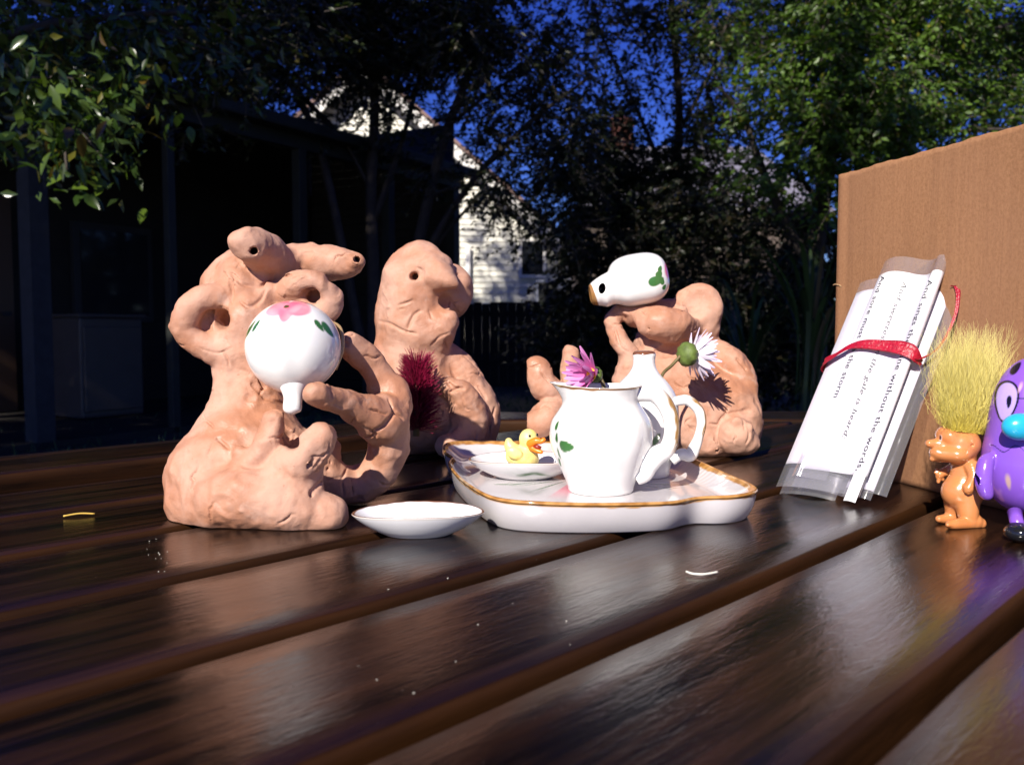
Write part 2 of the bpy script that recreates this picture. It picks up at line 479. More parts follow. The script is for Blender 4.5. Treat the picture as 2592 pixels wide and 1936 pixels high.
def clip_u(n, apo):
    """range of u along the line n (both measured from the world origin) inside an octagon of that apothem"""
    lo, hi = -1e9, 1e9
    for a in OCT:
        d = np.array([math.cos(a), math.sin(a)]); lim = apo + d @ TC
        du = d @ U; dn = (d @ NN) * n
        if abs(du) < 1e-6:
            if dn > lim: return None
        elif du > 0: hi = min(hi, (lim - dn) / du)
        else: lo = max(lo, (lim - dn) / du)
    return (lo, hi) if hi - lo > .5 else None

PROF = [(-1, -2.2), (-1, -.42), (-.985, -.20), (-.945, -.065), (-.89, -.01), (-.6, 0), (-.2, .012), (.2, .012), (.6, 0), (.89, -.01), (.945, -.065), (.985, -.20), (1, -.42), (1, -2.2)]
WEAR = [.5, .7, .95, .9, .3, 0, 0, 0, 0, .3, .9, .95, .7, .5]

def slat(nc, w, apo, name="slat"):
    rng = random.Random(int(nc * 10) + 999)
    half = w / 2; NS = 60; V = []; W = []
    for (pn, z), we in zip(PROF, WEAR):
        n = nc + (half * pn if abs(pn) < .8 else math.copysign(half - (1 - abs(pn)) * 2.0, pn))
        c = clip_u(n, apo)
        if c is None: c = clip_u(nc, apo); c = ((c[0] + c[1]) / 2 - .3, (c[0] + c[1]) / 2 + .3) if c else (0, .6)
        for i in range(NS + 1):
            u = c[0] + (c[1] - c[0]) * i / NS
            wob = .035 * math.sin(u * .21 + nc) + .02 * math.sin(u * .57 + 2 * nc) if abs(pn) > .8 else 0
            nn = n + wob
            V.append((u, nn, z)); W.append(we)
    m = len(PROF); F = [(r * (NS + 1) + i, r * (NS + 1) + i + 1, (r + 1) * (NS + 1) + i + 1, (r + 1) * (NS + 1) + i) for r in range(m - 1) for i in range(NS)]
    F.append(tuple(r * (NS + 1) for r in range(m))); F.append(tuple(r * (NS + 1) + NS for r in range(m - 1, -1, -1)))
    V = np.array(V) * CM; W = np.array(W)
    me = mesh_data(name, V, F, True, np.stack([W, W, W], 1)); me.materials.append(M_WOOD)
    o = bpy.data.objects.new(name, me); COL.objects.link(o); o.parent = table
    o.matrix_local = Matrix.Translation((-TC[0] * CM, -TC[1] * CM, .75)) @ Matrix.Rotation(SA, 4, 'Z')
    return o
PITCHN = 7.62; G1N = 37.6
for k in range(-12, 9):
    nc = G1N + PITCHN * (k + .5)
    if nc + 3.4 < NN @ TC + 53 and nc - 3.4 > NN @ TC - 53: slat(nc, 6.9, 52.6)
# eight rails round the edge
def rail(i):
    a = OCT[i]; d = np.array([math.cos(a), math.sin(a)]); t = np.array([-d[1], d[0]]); tn = math.tan(math.pi / 8)
    V = []; W = []; NS = 24
    for (pn, z), we in zip(PROF, WEAR):
        r = 57.6 + 4.3 * (pn if abs(pn) < .8 else math.copysign(1 - (1 - abs(pn)) * .5, pn))
        for k in range(NS + 1):
            s = (-1 + 2 * k / NS) * (r * tn - .04)
            V.append((s, r, z + .12)); W.append(we)
    m = len(PROF); F = [(r * (NS + 1) + j, (r + 1) * (NS + 1) + j, (r + 1) * (NS + 1) + j + 1, r * (NS + 1) + j + 1) for r in range(m - 1) for j in range(NS)]
    V = np.array(V) * CM; W = np.array(W)
    me = mesh_data("edge_rail", V, F, True, np.stack([W, W, W], 1)); me.materials.append(M_WOOD)
    o = bpy.data.objects.new("edge_rail", me); COL.objects.link(o); o.parent = table
    o.matrix_local = Matrix.Translation((0, 0, .75)) @ Matrix.Rotation(a - math.pi / 2, 4, 'Z')
for i in range(8): rail(i)
M_WOODP = pmat("shaded_frame_wood", (.035, .018, .009), .5, var=.5, vscale=30, bump=.3, bscale=80)
for a in (SA, SA + math.pi / 2):              # bearers under the slats
    V, F = box(-56, 56, -2.2, 2.2, -7, -2.35, .2)
    R = np.array([[math.cos(a), -math.sin(a), 0], [math.sin(a), math.cos(a), 0], [0, 0, 1]])
    mobj("bearer", V @ R.T + np.array([TC[0], TC[1], -(.1 if a > SA else 5.0)]), F, M_WOODP, table, smooth=False)
for i in range(4):
    a = SA + math.pi / 4 + i * math.pi / 2; c = TC + 45 * np.array([math.cos(a), math.sin(a)])
    V, F = box(c[0] - 3, c[0] + 3, c[1] - 3, c[1] + 3, -75, -2.4, .4)
    mobj("leg", V, F, M_WOODP, table, smooth=False)
# ------------------------------------------------------------------ clay creatures
def clay_mat():
    m = bpy.data.materials.new("sealed_terracotta_clay"); m.use_nodes = True
    N = m.node_tree.nodes; L = m.node_tree.links; b = N["Principled BSDF"]
    tc = N.new("ShaderNodeTexCoord")
    def noise(scale, detail=5, rough=.55, sc=None, dist=0):
        v = tc.outputs["Object"]
        if sc: mp = N.new("ShaderNodeMapping"); mp.inputs["Scale"].default_value = sc; mp.inputs["Rotation"].default_value = (.5, .8, .3); L.new(v, mp.inputs[0]); v = mp.outputs[0]
        n = N.new("ShaderNodeTexNoise"); n.inputs["Scale"].default_value = scale; n.inputs["Detail"].default_value = detail; n.inputs["Roughness"].default_value = rough; n.inputs["Distortion"].default_value = dist
        L.new(v, n.inputs["Vector"]); return n.outputs[0]
    def rng(x, a, bb, c, d):
        r = N.new("ShaderNodeMapRange"); r.inputs[1].default_value = a; r.inputs[2].default_value = bb; r.inputs[3].default_value = c; r.inputs[4].default_value = d
        L.new(x, r.inputs[0]); return r.outputs[0]
    def mix(f, c1, c2):
        x = N.new("ShaderNodeMix"); x.data_type = 'RGBA'; L.new(f, x.inputs[0])
        for i, c in ((6, c1), (7, c2)):
            if isinstance(c, tuple): x.inputs[i].default_value = (*c, 1)
            else: L.new(c, x.inputs[i])
        return x.outputs[2]
    c = mix(rng(noise(26, 5, .65), .40, .60, 0, 1), (.40, .182, .104), (.485, .275, .196))
    c = mix(rng(noise(120, 5), .55, .75, 0, .5), c, (.30, .135, .075))
    c = mix(rng(noise(60, 6, .7), .58, .66, 0, .55), c, (.50, .31, .235))
    c = mix(rng(noise(600, 2), .68, .76, 0, .5), c, (.30, .12, .06))
    L.new(c, b.inputs["Base Color"])
    L.new(rng(noise(28, 4), .34, .54, .34, .78), b.inputs["Roughness"])
    b.inputs["Specular IOR Level"].default_value = .5
    h1 = noise(130, 8, .68, None, .6); h2 = noise(520, 5, .7)
    hs = N.new("ShaderNodeMath"); hs.operation = 'MULTIPLY_ADD'; hs.inputs[1].default_value = .3; L.new(h2, hs.inputs[0]); L.new(h1, hs.inputs[2])
    bp = N.new("ShaderNodeBump"); bp.inputs["Strength"].default_value = .5; bp.inputs["Distance"].default_value = .0012
    L.new(hs.outputs[0], bp.inputs["Height"]); L.new(bp.outputs[0], b.inputs["Normal"])
    return m
M_CLAY = clay_mat()

def zoomer(x0, y0, sc, dref):
    def z(zx, zy, d): return P(x0 + zx / sc, y0 + zy / sc, d)
    def r(v, d=dref): return v / sc / F_PX * d
    def px(zx, zy): return (x0 + zx / sc, y0 + zy / sc)
    return z, r, px

# --- the creature on the left, holding the round teapot
def creature_a():
    z, r, px = zoomer(380, 540, 1.921, 42.5)
    s = Sculpt(P(400, 560, 47) - [.3, 7, 0], P(1060, 560, 44) + [.6, 8, 0], .055) if False else Sculpt((-18.5, 34.5, -.3), (-4.6, 51.5, 15.2), .058)
    c = lambda pts, k=.3, **kw: s.chain([(z(x, y, d), r(q, d)) for x, y, d, q in pts], k, **kw)
    e = lambda x, y, d, rx, ry, rz, k=.4, rot=(0, 0, 0), **kw: s.ell(z(x, y, d), (r(rx, d), r(ry, d), r(rz, d)), k, rot, **kw)
    # trunk
    e(480, 1270, 43.0, 375, 330, 300, .6)
    e(330, 1330, 42.2, 235, 260, 220, .6)
    c([(470, 1150, 43.2, 240), (470, 960, 43.6, 195), (470, 820, 43.8, 170), (500, 700, 44.0, 190)], .8)
    e(560, 640, 44.0, 240, 130, 230, .6)
    # head slab sloping back and up
    c([(480, 560, 43.8, 170), (470, 400, 44.3, 150), (440, 270, 44.8, 95)], .5)
    e(480, 330, 44.6, 215, 110, 150, .5, (0, -8, 0))
    # eye stalks
    c([(690, 330, 45.2, 95), (600, 240, 44.2, 86), (520, 178, 42.9, 80), (470, 150, 42.0, 76)], .28)
    c([(640, 270, 45.4, 110), (760, 245, 45.6, 104), (880, 245, 45.2, 94), (965, 240, 44.6, 74), (1000, 234, 44.3, 50)], .3)
    # left ear: curled cup
    c([(385, 345, 43.4, 36), (340, 400, 42.8, 52), (250, 415, 42.5, 52), (178, 480, 42.5, 58), (165, 565, 42.7, 58), (220, 635, 42.8, 62), (320, 665, 42.9, 75), (420, 650, 43.0, 80)], .22)
    e(275, 530, 43.6, 130, 60, 140, .3, (0, 20, 0))
    # right ear: small loop
    c([(660, 385, 43.4, 62), (740, 335, 42.6, 52), (820, 335, 42.6, 50), (872, 395, 42.8, 46), (868, 460, 43.0, 48), (820, 520, 43.4, 50)], .2)
    e(790, 430, 43.5, 95, 70, 100, .25)
    # torn neck strip
    c([(400, 260, 43.6, 40), (430, 350, 43.0, 55), (490, 430, 43.2, 60), (580, 380, 43.3, 45)], .25)
    s.ell(z(697, 650, 40.6), (r(236),) * 3, .12, sub=True)       # the hollow the pot rests in
    # right arm with two fingers holding the pot
    c([(900, 1310, 44.6, 95), (1020, 1310, 44.3, 92), (1120, 1240, 44.1, 98), (1165, 1120, 44.0, 98), (1160, 1010, 43.8, 100), (1120, 960, 43.4, 95)], .3)
    c([(1150, 1030, 43.6, 105), (1050, 965, 42.2, 92), (930, 915, 40.6, 80), (840, 885, 39.5, 68), (792, 872, 39.0, 54)], .14)
    c([(1180, 960, 44.2, 88), (1150, 850, 44.2, 84), (1090, 740, 43.9, 78), (1020, 675, 43.4, 68), (975, 640, 43.0, 50)], .14)
    e(1180, 1150, 44.2, 80, 80, 100, .3)
    e(810, 1190, 43.6, 130, 130, 150, .3); c([(760, 1270, 43.0, 130), (880, 1300, 43.6, 110), (960, 1320, 43.9, 85)], .3)
    # back foot under the arm
    c([(860, 1330, 44.3, 80), (960, 1340, 44.0, 60), (1020, 1330, 44.0, 70)], .25)
    # front leg: thigh, upturned claws and round heel
    c([(230, 1400, 41.2, 140), (420, 1390, 39.9, 165), (640, 1400, 39.4, 150), (800, 1450, 39.4, 110)], .3)
    c([(470, 1270, 40.4, 130), (540, 1180, 40.0, 85), (580, 1080, 39.8, 70), (598, 1010, 39.8, 56)], .18)
    c([(640, 1290, 39.8, 120), (740, 1210, 39.4, 100), (810, 1130, 39.3, 88), (838, 1085, 39.4, 74)], .3)
    c([(770, 1280, 39.8, 80), (770, 1350, 39.8, 70)], .3)
    e(870, 1455, 39.3, 102, 95, 98, .22)
    e(440, 1160, 40.0, 52, 52, 48, .2)
    # bite out of the clay between the claws and below the arm
    s.cone(z(682, 1120, 38.2), r(40), z(700, 1080, 41.5), r(50), .15, sub=True)
    s.cone(z(700, 560, 41.0), r(200), z(690, 680, 41.0), r(215), .2, sub=True) if False else None
    s.noise(1.5, .10, 4); s.noise(.5, .036, 5); s.noise(.22, .012, 6)
    # dents, holes, cracks
    s.cone(z(497, 178, 40.9), .20, z(520, 190, 43.2), .17, .05, sub=True)
    s.hole(*px(1002, 224), .16, 1.3, k=.05)
    s.hole(*px(335, 520), .50, 1.2, (.15, 1, .1), k=.35)
    s.hole(*px(790, 400), .34, .8, (0, 1, 0), k=.4)
    s.hole(*px(955, 635), .12, .05, k=.12)
    for pts, rr in (([(390, 290), (430, 330), (470, 350), (540, 350), (600, 330), (680, 300)], .07), ([(385, 330), (400, 380), (395, 430)], .07),
                    ([(440, 430), (480, 455), (530, 430), (560, 380)], .06), ([(545, 880), (600, 910), (650, 930)], .08), ([(500, 830), (560, 900)], .06),
                    ([(590, 1290), (545, 1350), (530, 1420)], .028), ([(500, 1410), (500, 1480)], .025), ([(280, 1180), (310, 1110), (355, 1080)], .035),
                    ([(330, 1095), (380, 1140)], .06), ([(1130, 850), (1040, 862)], .05), ([(1080, 1060), (1150, 1020), (1190, 960)], .09),
                    ([(1160, 900), (1180, 960), (1230, 1000)], .06), ([(870, 1000), (960, 1010), (1030, 1060)], .035), ([(860, 1300), (900, 1290), (940, 1280)], .04),
                    ([(830, 1310), (860, 1250), (880, 1200)], .03), ([(940, 1370), (935, 1290), (960, 1230)], .04), ([(985, 1370), (975, 1290)], .03),
                    ([(765, 1180), (775, 1230), (800, 1190)], .06), ([(800, 1240), (850, 1170)], .04), ([(770, 1390), (790, 1350), (830, 1310)], .08), ([(650, 1350), (690, 1360)], .045),
                    ([(250, 660), (330, 680), (400, 650)], .03), ([(365, 610), (375, 640)], .03), ([(430, 760), (470, 770), (480, 800)], .025), ([(1040, 1090), (1100, 1070)], .05)):
        s.crack([px(*p) for p in pts], rr)
    s.floor(.02)
    return s
s = creature_a(); V, Q = s.mesh(); V = handwork(relax(V, Q, 1), Q, 60, 60, 60, 30)
mobj("clay_creature", V, Q, M_CLAY, loc=(P(700, 1330, 43)[0], 43, 0)); tag(bpy.data.objects["clay_creature"], "terracotta clay creature with two eye stalks hugging a round white pot", "figurine", "handmade clay creatures")
S_A = s

# --- the creature in the middle with an open beak
def creature_b():
    z, r, px = zoomer(920, 600, 3.004, 62.0)
    s = Sculpt((-11.5, 54.5, -.3), (.2, 69.5, 15.6), .07)
    c = lambda pts, k=.3, **kw: s.chain([(z(x, y, d), r(q, d)) for x, y, d, q in pts], k, **kw)
    e = lambda x, y, d, rx, ry, rz, k=.4, rot=(0, 0, 0), **kw: s.ell(z(x, y, d), (r(rx, d), r(ry, d), r(rz, d)), k, rot, **kw)
    e(400, 400, 62.0, 280, 270, 310, .6)
    c([(440, 200, 61.8, 120), (480, 160, 61.4, 100), (560, 220, 61.0, 110)], .5)
    e(430, 140, 61.8, 130, 130, 85, .4)
    e(260, 300, 61.0, 100, 130, 110, .5)
    e(640, 420, 63.0, 160, 220, 200, .4)                 # far cheek
    c([(480, 260, 60.8, 150), (570, 300, 60.0, 120), (640, 335, 59.6, 76), (690, 362, 59.5, 38)], .3)   # upper beak
    c([(430, 660, 61.4, 210), (540, 680, 60.8, 165), (630, 640, 60.3, 105), (665, 610, 60.2, 70)], .5)    # lower beak
    c([(380, 560, 62.2, 275), (380, 800, 62.2, 272), (360, 980, 62.4, 290)], .8)
    e(420, 1280, 62.4, 400, 330, 400, .8)
    e(160, 900, 61.6, 90, 100, 130, .4)
    # raised far arm
    c([(640, 860, 62.2, 56), (690, 930, 62.2, 100), (780, 1080, 62.2, 140), (860, 1260, 62.4, 165), (880, 1440, 62.6, 172), (860, 1560, 62.6, 165)], .35)
    # near arm bent towards the flower
    c([(545, 1120, 59.4, 52), (640, 1140, 59.5, 76), (740, 1200, 59.9, 110), (810, 1330, 60.4, 150), (800, 1480, 60.8, 150)], .2)
    c([(800, 1500, 60.8, 130), (700, 1560, 59.6, 90), (640, 1580, 59.0, 80)], .3)
    # open mouth
    c([(830, 462, 60.0, 90), (720, 474, 60.3, 80), (620, 494, 60.7, 58), (530, 522, 60.6, 28)], .05, sub=True); c([(760, 470, 58.6, 70), (700, 486, 59.0, 56), (640, 500, 59.4, 34)], .05, sub=True)
    s.noise(1.7, .12, 14); s.noise(.6, .042, 15); s.noise(.26, .014, 16)
    s.hole(*px(378, 300), .27, 1.6, (.1, 1, .05), k=.1)
    s.hole(*px(420, 270), .3, -.1, k=.5)
    for pts, rr in (([(120, 640), (200, 660), (270, 700), (330, 720)], .08), ([(340, 690), (380, 600), (430, 560)], .09), ([(330, 720), (400, 735)], .06),
                    ([(260, 520), (330, 500), (380, 480)], .06), ([(280, 550), (310, 545)], .05), ([(400, 230), (440, 250)], .06), ([(640, 1100), (690, 1150), (760, 1150)], .12), ([(660, 1180), (720, 1150)], .09),
                    ([(760, 900), (830, 960), (900, 1040), (950, 1120)], .06), ([(870, 1140), (930, 1230)], .06), ([(1000, 1300), (970, 1400), (940, 1470)], .09), ([(960, 1330), (960, 1550)], .06),
                    ([(500, 560), (520, 620)], .05), ([(520, 820), (580, 760), (650, 730)], .06)):
        s.crack([px(*p) for p in pts], rr)
    s.floor(.02)
    return s
s = creature_b(); V, Q = s.mesh(); V = handwork(relax(V, Q, 1), Q, 61, 44, 40, 20)
o = mobj("clay_creature", V, Q, M_CLAY, loc=(-5, 62, 0)); tag(o, "terracotta clay creature with open beak and pierced eye beside red brush flower", "figurine", "handmade clay creatures")

# --- the creature on the right with the teapot on its head
def creature_c():
    z, r, px = zoomer(1300, 600, 2.753, 62.5)
    s = Sculpt((1.0, 54.5, -.3), (19.6, 71.5, 13.2), .07)
    c = lambda pts, k=.3, **kw: s.chain([(z(x, y, d), r(q, d)) for x, y, d, q in pts], k, **kw)
    e = lambda x, y, d, rx, ry, rz, k=.4, rot=(0, 0, 0), **kw: s.ell(z(x, y, d), (r(rx, d), r(ry, d), r(rz, d)), k, rot, **kw)
    # body
    e(1290, 1230, 63.4, 390, 330, 330, .8)
    e(1500, 1330, 63.0, 215, 260, 250, .6)
    c([(1120, 1000, 63.6, 300), (1080, 820, 63.8, 260), (1090, 690, 64.0, 230)], .8)
    # back arm, shoulder to elbow
    c([(1370, 760, 63.6, 90), (1470, 840, 63.2, 112), (1560, 960, 63.0, 108), (1570, 1090, 62.8, 95)], .25)
    # head: neck column, snout roll, ear disc
    c([(740, 540, 62.8, 70), (690, 600, 62.4, 72), (740, 720, 62.2, 80), (800, 830, 62.3, 85), (800, 980, 62.6, 110)], .35)
    c([(830, 555, 62.6, 90), (900, 560, 61.6, 92), (1000, 600, 60.8, 128), (1120, 630, 60.9, 126), (1200, 640, 61.6, 95), (1260, 650, 62.2, 50)], .12)
    e(1080, 560, 63.2, 250, 130, 130, .5)
    e(1275, 490, 62.8, 165, 62, 165, .25, (0, 0, -10)); e(1290, 470, 62.0, 110, 40, 110, .25, (0, 0, -10), sub=True)
    e(1330, 640, 63.2, 110, 100, 130, .5)
    e(850, 520, 62.4, 130, 110, 55, .3)
    # chest fold and dark mouth
    c([(900, 800, 60.0, 40), (1000, 800, 61.0, 52), (1120, 790, 61.4, 40)], .15, sub=True)
    # left arm with three blunt fingers
    c([(980, 1150, 62.4, 150), (760, 1180, 61.8, 130), (560, 1170, 61.2, 110), (400, 1130, 60.8, 95)], .5)
    c([(430, 1060, 60.9, 88), (408, 920, 61.0, 94), (400, 800, 61.0, 88)], .18)
    c([(330, 1100, 60.4, 80), (230, 1040, 60.1, 92), (180, 960, 60.0, 84), (168, 920, 60.0, 76)], .15)
    c([(360, 1200, 60.2, 90), (260, 1240, 59.6, 104), (190, 1290, 59.3, 100)], .15)
    # legs and foot
    c([(1150, 1300, 62.0, 190), (1290, 1400, 61.2, 120), (1360, 1430, 60.8, 90)], .5)
    e(1545, 1375, 60.2, 135, 140, 128, .16)
    e(1560, 1300, 59.4, 58, 40, 62, .1)
    e(1640, 1330, 59.6, 42, 40, 45, .1)
    e(1610, 1430, 60.6, 95, 110, 80, .3)
    s.noise(1.7, .11, 24); s.noise(.6, .042, 25); s.noise(.26, .014, 26)
    for pts, rr in (([(1420, 1500), (1412, 1400), (1440, 1280), (1500, 1230), (1590, 1215), (1640, 1210)], .09), ([(1370, 1300), (1430, 1310)], .06), ([(940, 640), (1000, 620), (1040, 590)], .06),
                    ([(1030, 580), (1070, 540), (1060, 510)], .03), ([(1150, 490), (1175, 500)], .09), ([(760, 630), (800, 650), (860, 720)], .07), ([(700, 640), (740, 760), (800, 800)], .06),
                    ([(1470, 980), (1470, 1150)], .05), ([(1520, 1060), (1580, 1080)], .05), ([(1560, 850), (1620, 920)], .09), ([(1640, 1360), (1640, 1400), (1620, 1440)], .06), ([(1600, 1280), (1610, 1340)], .05),
                    ([(200, 1140), (280, 1140), (340, 1120)], .05), ([(240, 930), (260, 990), (270, 1060)], .05), ([(320, 980), (330, 880), (350, 810)], .04), ([(1490, 1190), (1470, 1260)], .07)):
        s.crack([px(*p) for p in pts], rr)
    s.floor(.02)
    return s
s = creature_c(); V, Q = s.mesh(); V = handwork(relax(V, Q, 1), Q, 62, 54, 44, 24)
o = mobj("clay_creature", V, Q, M_CLAY, loc=(11, 63, 0)); tag(o, "terracotta clay creature carrying a tipped white teapot on its head", "figurine", "handmade clay creatures")
S_C = s
# ------------------------------------------------------------------ china tea things
def lin(r, g, b):
    f = lambda v: (v / 255 / 12.92) if v / 255 <= .04045 else ((v / 255 + .055) / 1.055) ** 2.4
    return (f(r), f(g), f(b))
M_CHINA = pmat("white_glazed_china", rough=.11, vcol=True, var=.06, vscale=60, spec=.5, coat=.3, coat_rough=.04, bump=.05, bscale=120)
WHITE = np.array((.80, .79, .77)); BROWN = np.array((.36, .17, .045)); DKBROWN = np.array((.13, .05, .025))
GREEN = np.array((.035, .13, .035)); GREEN2 = np.array((.05, .16, .045)); PINK = np.array((.80, .16, .24)); PINK2 = np.array((.82, .38, .42))

def blend(C, mask, col):
    m = np.clip(mask, 0, 1)[:, None]; return C * (1 - m) + m * np.asarray(col)
def stroke(u, v, c, ang, hl, hw, soft=.12):
    a = math.radians(ang); du = u - c[0]; dv = v - c[1]
    x = (du * math.cos(a) + dv * math.sin(a)) / hl; y = (-du * math.sin(a) + dv * math.cos(a)) / (hw * np.clip(1.15 - .35 * x, .4, 1.5))
    return (1 - np.sqrt(x * x + y * y)) / soft
def vnoise(V, freq, seed):
    """cheap smooth noise from a few waves"""
    rng = np.random.default_rng(seed); n = np.zeros(len(V))
    for _ in range(7):
        k = rng.normal(size=3) * freq; n += np.sin(V @ k + rng.uniform(0, 6.28))
    return n / 7 ** .5

# --- wavy square tray
TRC = np.array([3.65, 48.7]); TA = np.array([12.1, 2.3]) / 12.316; TB = np.array([-2.3, 12.1]) / 12.316
def tray():
    M = 720; th = np.linspace(0, 2 * math.pi, M, endpoint=False); HA, HB = 6.75, 9.75
    c, s_ = np.cos(th), np.sin(th); pw = 11
    rad = 1 / (np.abs(c / HA) ** pw + np.abs(s_ / HB) ** pw) ** (1 / pw)
    x, y = rad * c, rad * s_
    front = np.clip(-y / HB, 0, 1) ** 6; back = np.clip(y / HB, 0, 1) ** 6; side = np.clip(np.abs(x) / HA, 0, 1) ** 6
    bowx = x / HA
    dy = front * (-1.75 * np.cos(bowx * 1.45) + .75 * np.exp(-((bowx - .42) / .17) ** 2)) + back * (.9 * np.cos(bowx * 1.57) - .5 * np.exp(-((bowx + .3) / .17) ** 2))
    dx = np.sign(x) * side * (.35 * np.cos(y / HB * 2.2) - .35 * np.exp(-((y / HB - .35) / .13) ** 2))
    x = x + dx; y = y + dy
    rim = 1.36 + .05 * np.sin(3 * th + .5) + .08 * np.exp(-((np.abs(c) * HB - np.abs(s_) * HA) / 3) ** 2) - .06 * np.exp(-((bowx - .36) / .2) ** 2) * front
    # profile rows: (scale, height 0..1, side)
    rows = [(.001, .55, 0), (.3, .55, 0), (.55, .55, 0)] + [(v, .55, 0) for v in np.linspace(.62, .84, 22)] + \
           [(.84 + .15 * t, None, t ** 1.6) for t in np.linspace(0, 1, 26)[1:]] + [(.998, None, 1.05), (1.006, None, 1.03), (1.01, None, .97), (1.008, None, .88)]
    und = [(1.004 - .012 * t - .032 * t ** 2.5, None, .82 - 1.25 * t) for t in np.linspace(0, 1, 26)]
    V = []; kind = []
    for sc, zf, t in rows:
        fl = .02 * np.cos(th * 96) * np.clip((sc - .84) / .1, 0, 1) * np.clip((.99 - sc) / .05, 0, 1) * (.5 + .5 * np.cos(4 * th + .6))
        z = np.full(M, .55) if zf is not None else .55 + (rim - .55) * t + fl
        V.append(np.stack([x * sc, y * sc, z], 1)); kind += [sc] * M
    for sc, zf, t in und:
        z = np.maximum(.55 + (rim - .55) * t if t > -.2 else 0 * th, 0) * 1.0
        zz = np.clip(.02 + (rim - .12) * (t + .43) / 1.25, .02, None)
        V.append(np.stack([x * sc, y * sc, zz], 1)); kind += [2 - sc] * M
    V.append(np.stack([x * .02, y * .02, np.full(M, .03)], 1)); kind += [3] * M
    R = len(V); V = np.concatenate(V); kind = np.array(kind); Fq = grid_faces(R, M, True)
    C = np.tile(np.array((.56, .53, .54)), (len(V), 1))
    nz = vnoise(V, 2.2, 1); nz2 = vnoise(V, 7, 2)
    hz = V[:, 2] - np.tile(rim, R)
    band = np.clip((kind - (.955 + .006 * nz)) / .01, 0, 1) * (kind < 1.5) * np.clip((hz + .20 + .035 * nz) / .03, 0, 1)
    C = blend(C, band, (.33, .15, .035)); C = blend(C, band * np.clip(.5 + .6 * nz2, 0, 1), (.52, .27, .085)); C = blend(C, band * np.clip(nz - .7, 0, .8), (.62, .48, .33))
    W = TRC[None] + V[:, :1] * TA + V[:, 1:2] * TB
    # brushed leaves on the tray floor
    top = kind < .9
    for (px, py, ang, hl, hw) in ((1315, 1226, -2, 1.5, .16), (1362, 1229, 2, 1.3, .13), (1372, 1238, 12, .75, .13), (1394, 1242, 20, .5, .12), (1420, 1246, 24, .28, .09), (1345, 1221, 2, 1.2, .1),
                                  (1660, 1235, 4, 1.3, .13), (1690, 1226, -4, 1.3, .13), (1640, 1243, 12, .8, .12)):
        g = ground(px, py, .55); C = blend(C, stroke(W[:, 0], W[:, 1], g[:2], ang, hl, hw) * top, GREEN * (.8 + .3 * random.random()))
    for (px, py, rr) in ((1434, 1237, .35), (1425, 1224, .55), (1455, 1220, .6), (1445, 1205, .6)):
        g = ground(px, py, .55); C = blend(C, stroke(W[:, 0], W[:, 1], g[:2], 0, rr, rr, .3) * top, (.70, .22, .28))
    out = np.column_stack([W, V[:, 2]])
    o = mobj("serving_tray", out, Fq[:, ::-1], M_CHINA, cols=C, loc=(TRC[0], TRC[1], 0))
    tag(o, "square white china tray with wavy sides and a brown painted rim", "tray")
tray()

def saucer(cx, cy, z0, ax, ay, h, rot, label, seed, rimw=.035):
    M = 260; th = np.linspace(0, 2 * math.pi, M, endpoint=False)
    prof = [(.01, .16), (.25, .16), (.42, .17), (.52, .22), (.66, .40), (.80, .66), (.91, .87), (.965, .985), (.985, 1.0), (1.0, .985), (.995, .93), (.93, .74), (.82, .50), (.68, .26), (.56, .10), (.50, .02), (.46, 0), (.42, 0), (.38, .05), (.01, .05)]
    prof = catmull(prof, 6); V = []; K = []; n = len(prof)
    for i, (r_, z_) in enumerate(prof):
        sag = -.06 * np.cos(2 * th) * (r_ ** 3)
        V.append(np.stack([ax * r_ * np.cos(th), ay * r_ * np.sin(th), z0 + h * z_ * (1 + sag)], 1)); K += [i / n] * M
    V = np.concatenate(V); K = np.array(K); rr = np.sqrt((V[:, 0] / ax) ** 2 + (V[:, 1] / ay) ** 2)
    C = np.tile(np.array((.78, .77, .78)), (len(V), 1)); nz = vnoise(V, 3, seed)
    C = blend(C, np.clip((rr - (.955 + .008 * nz)) / .012, 0, 1) * (K < .5), DKBROWN); C = blend(C, np.clip((rr - .985) / .004, 0, 1) * (K > .47), (.70, .66, .62))
    if seed == 2:
        for x, ang in ((.2, 10), (.9, -15)):
            C = blend(C, stroke(V[:, 0], V[:, 2] - z0, (x, h * .42), ang, .7, .12, .4) * (V[:, 1] < 0) * (K > .5) * .5, GREEN)
    a = math.radians(rot); X = cx + V[:, 0] * math.cos(a) - V[:, 1] * math.sin(a); Y = cy + V[:, 0] * math.sin(a) + V[:, 1] * math.cos(a)
    o = mobj("saucer", np.column_stack([X, Y, V[:, 2]]), grid_faces(n, M, True)[:, ::-1], M_CHINA, cols=C, loc=(cx, cy, z0)); tag(o, label, "saucer", "small oval saucers")
saucer(-4.08, 37.5, .005, 2.88, 1.85, 1.05, 4, "empty oval white saucer lying on the bare slats in front of tray", 1)
saucer(.72, 48.9, .56, 3.2, 2.5, 1.1, -3, "oval white saucer on the tray carrying the yellow duck", 2)

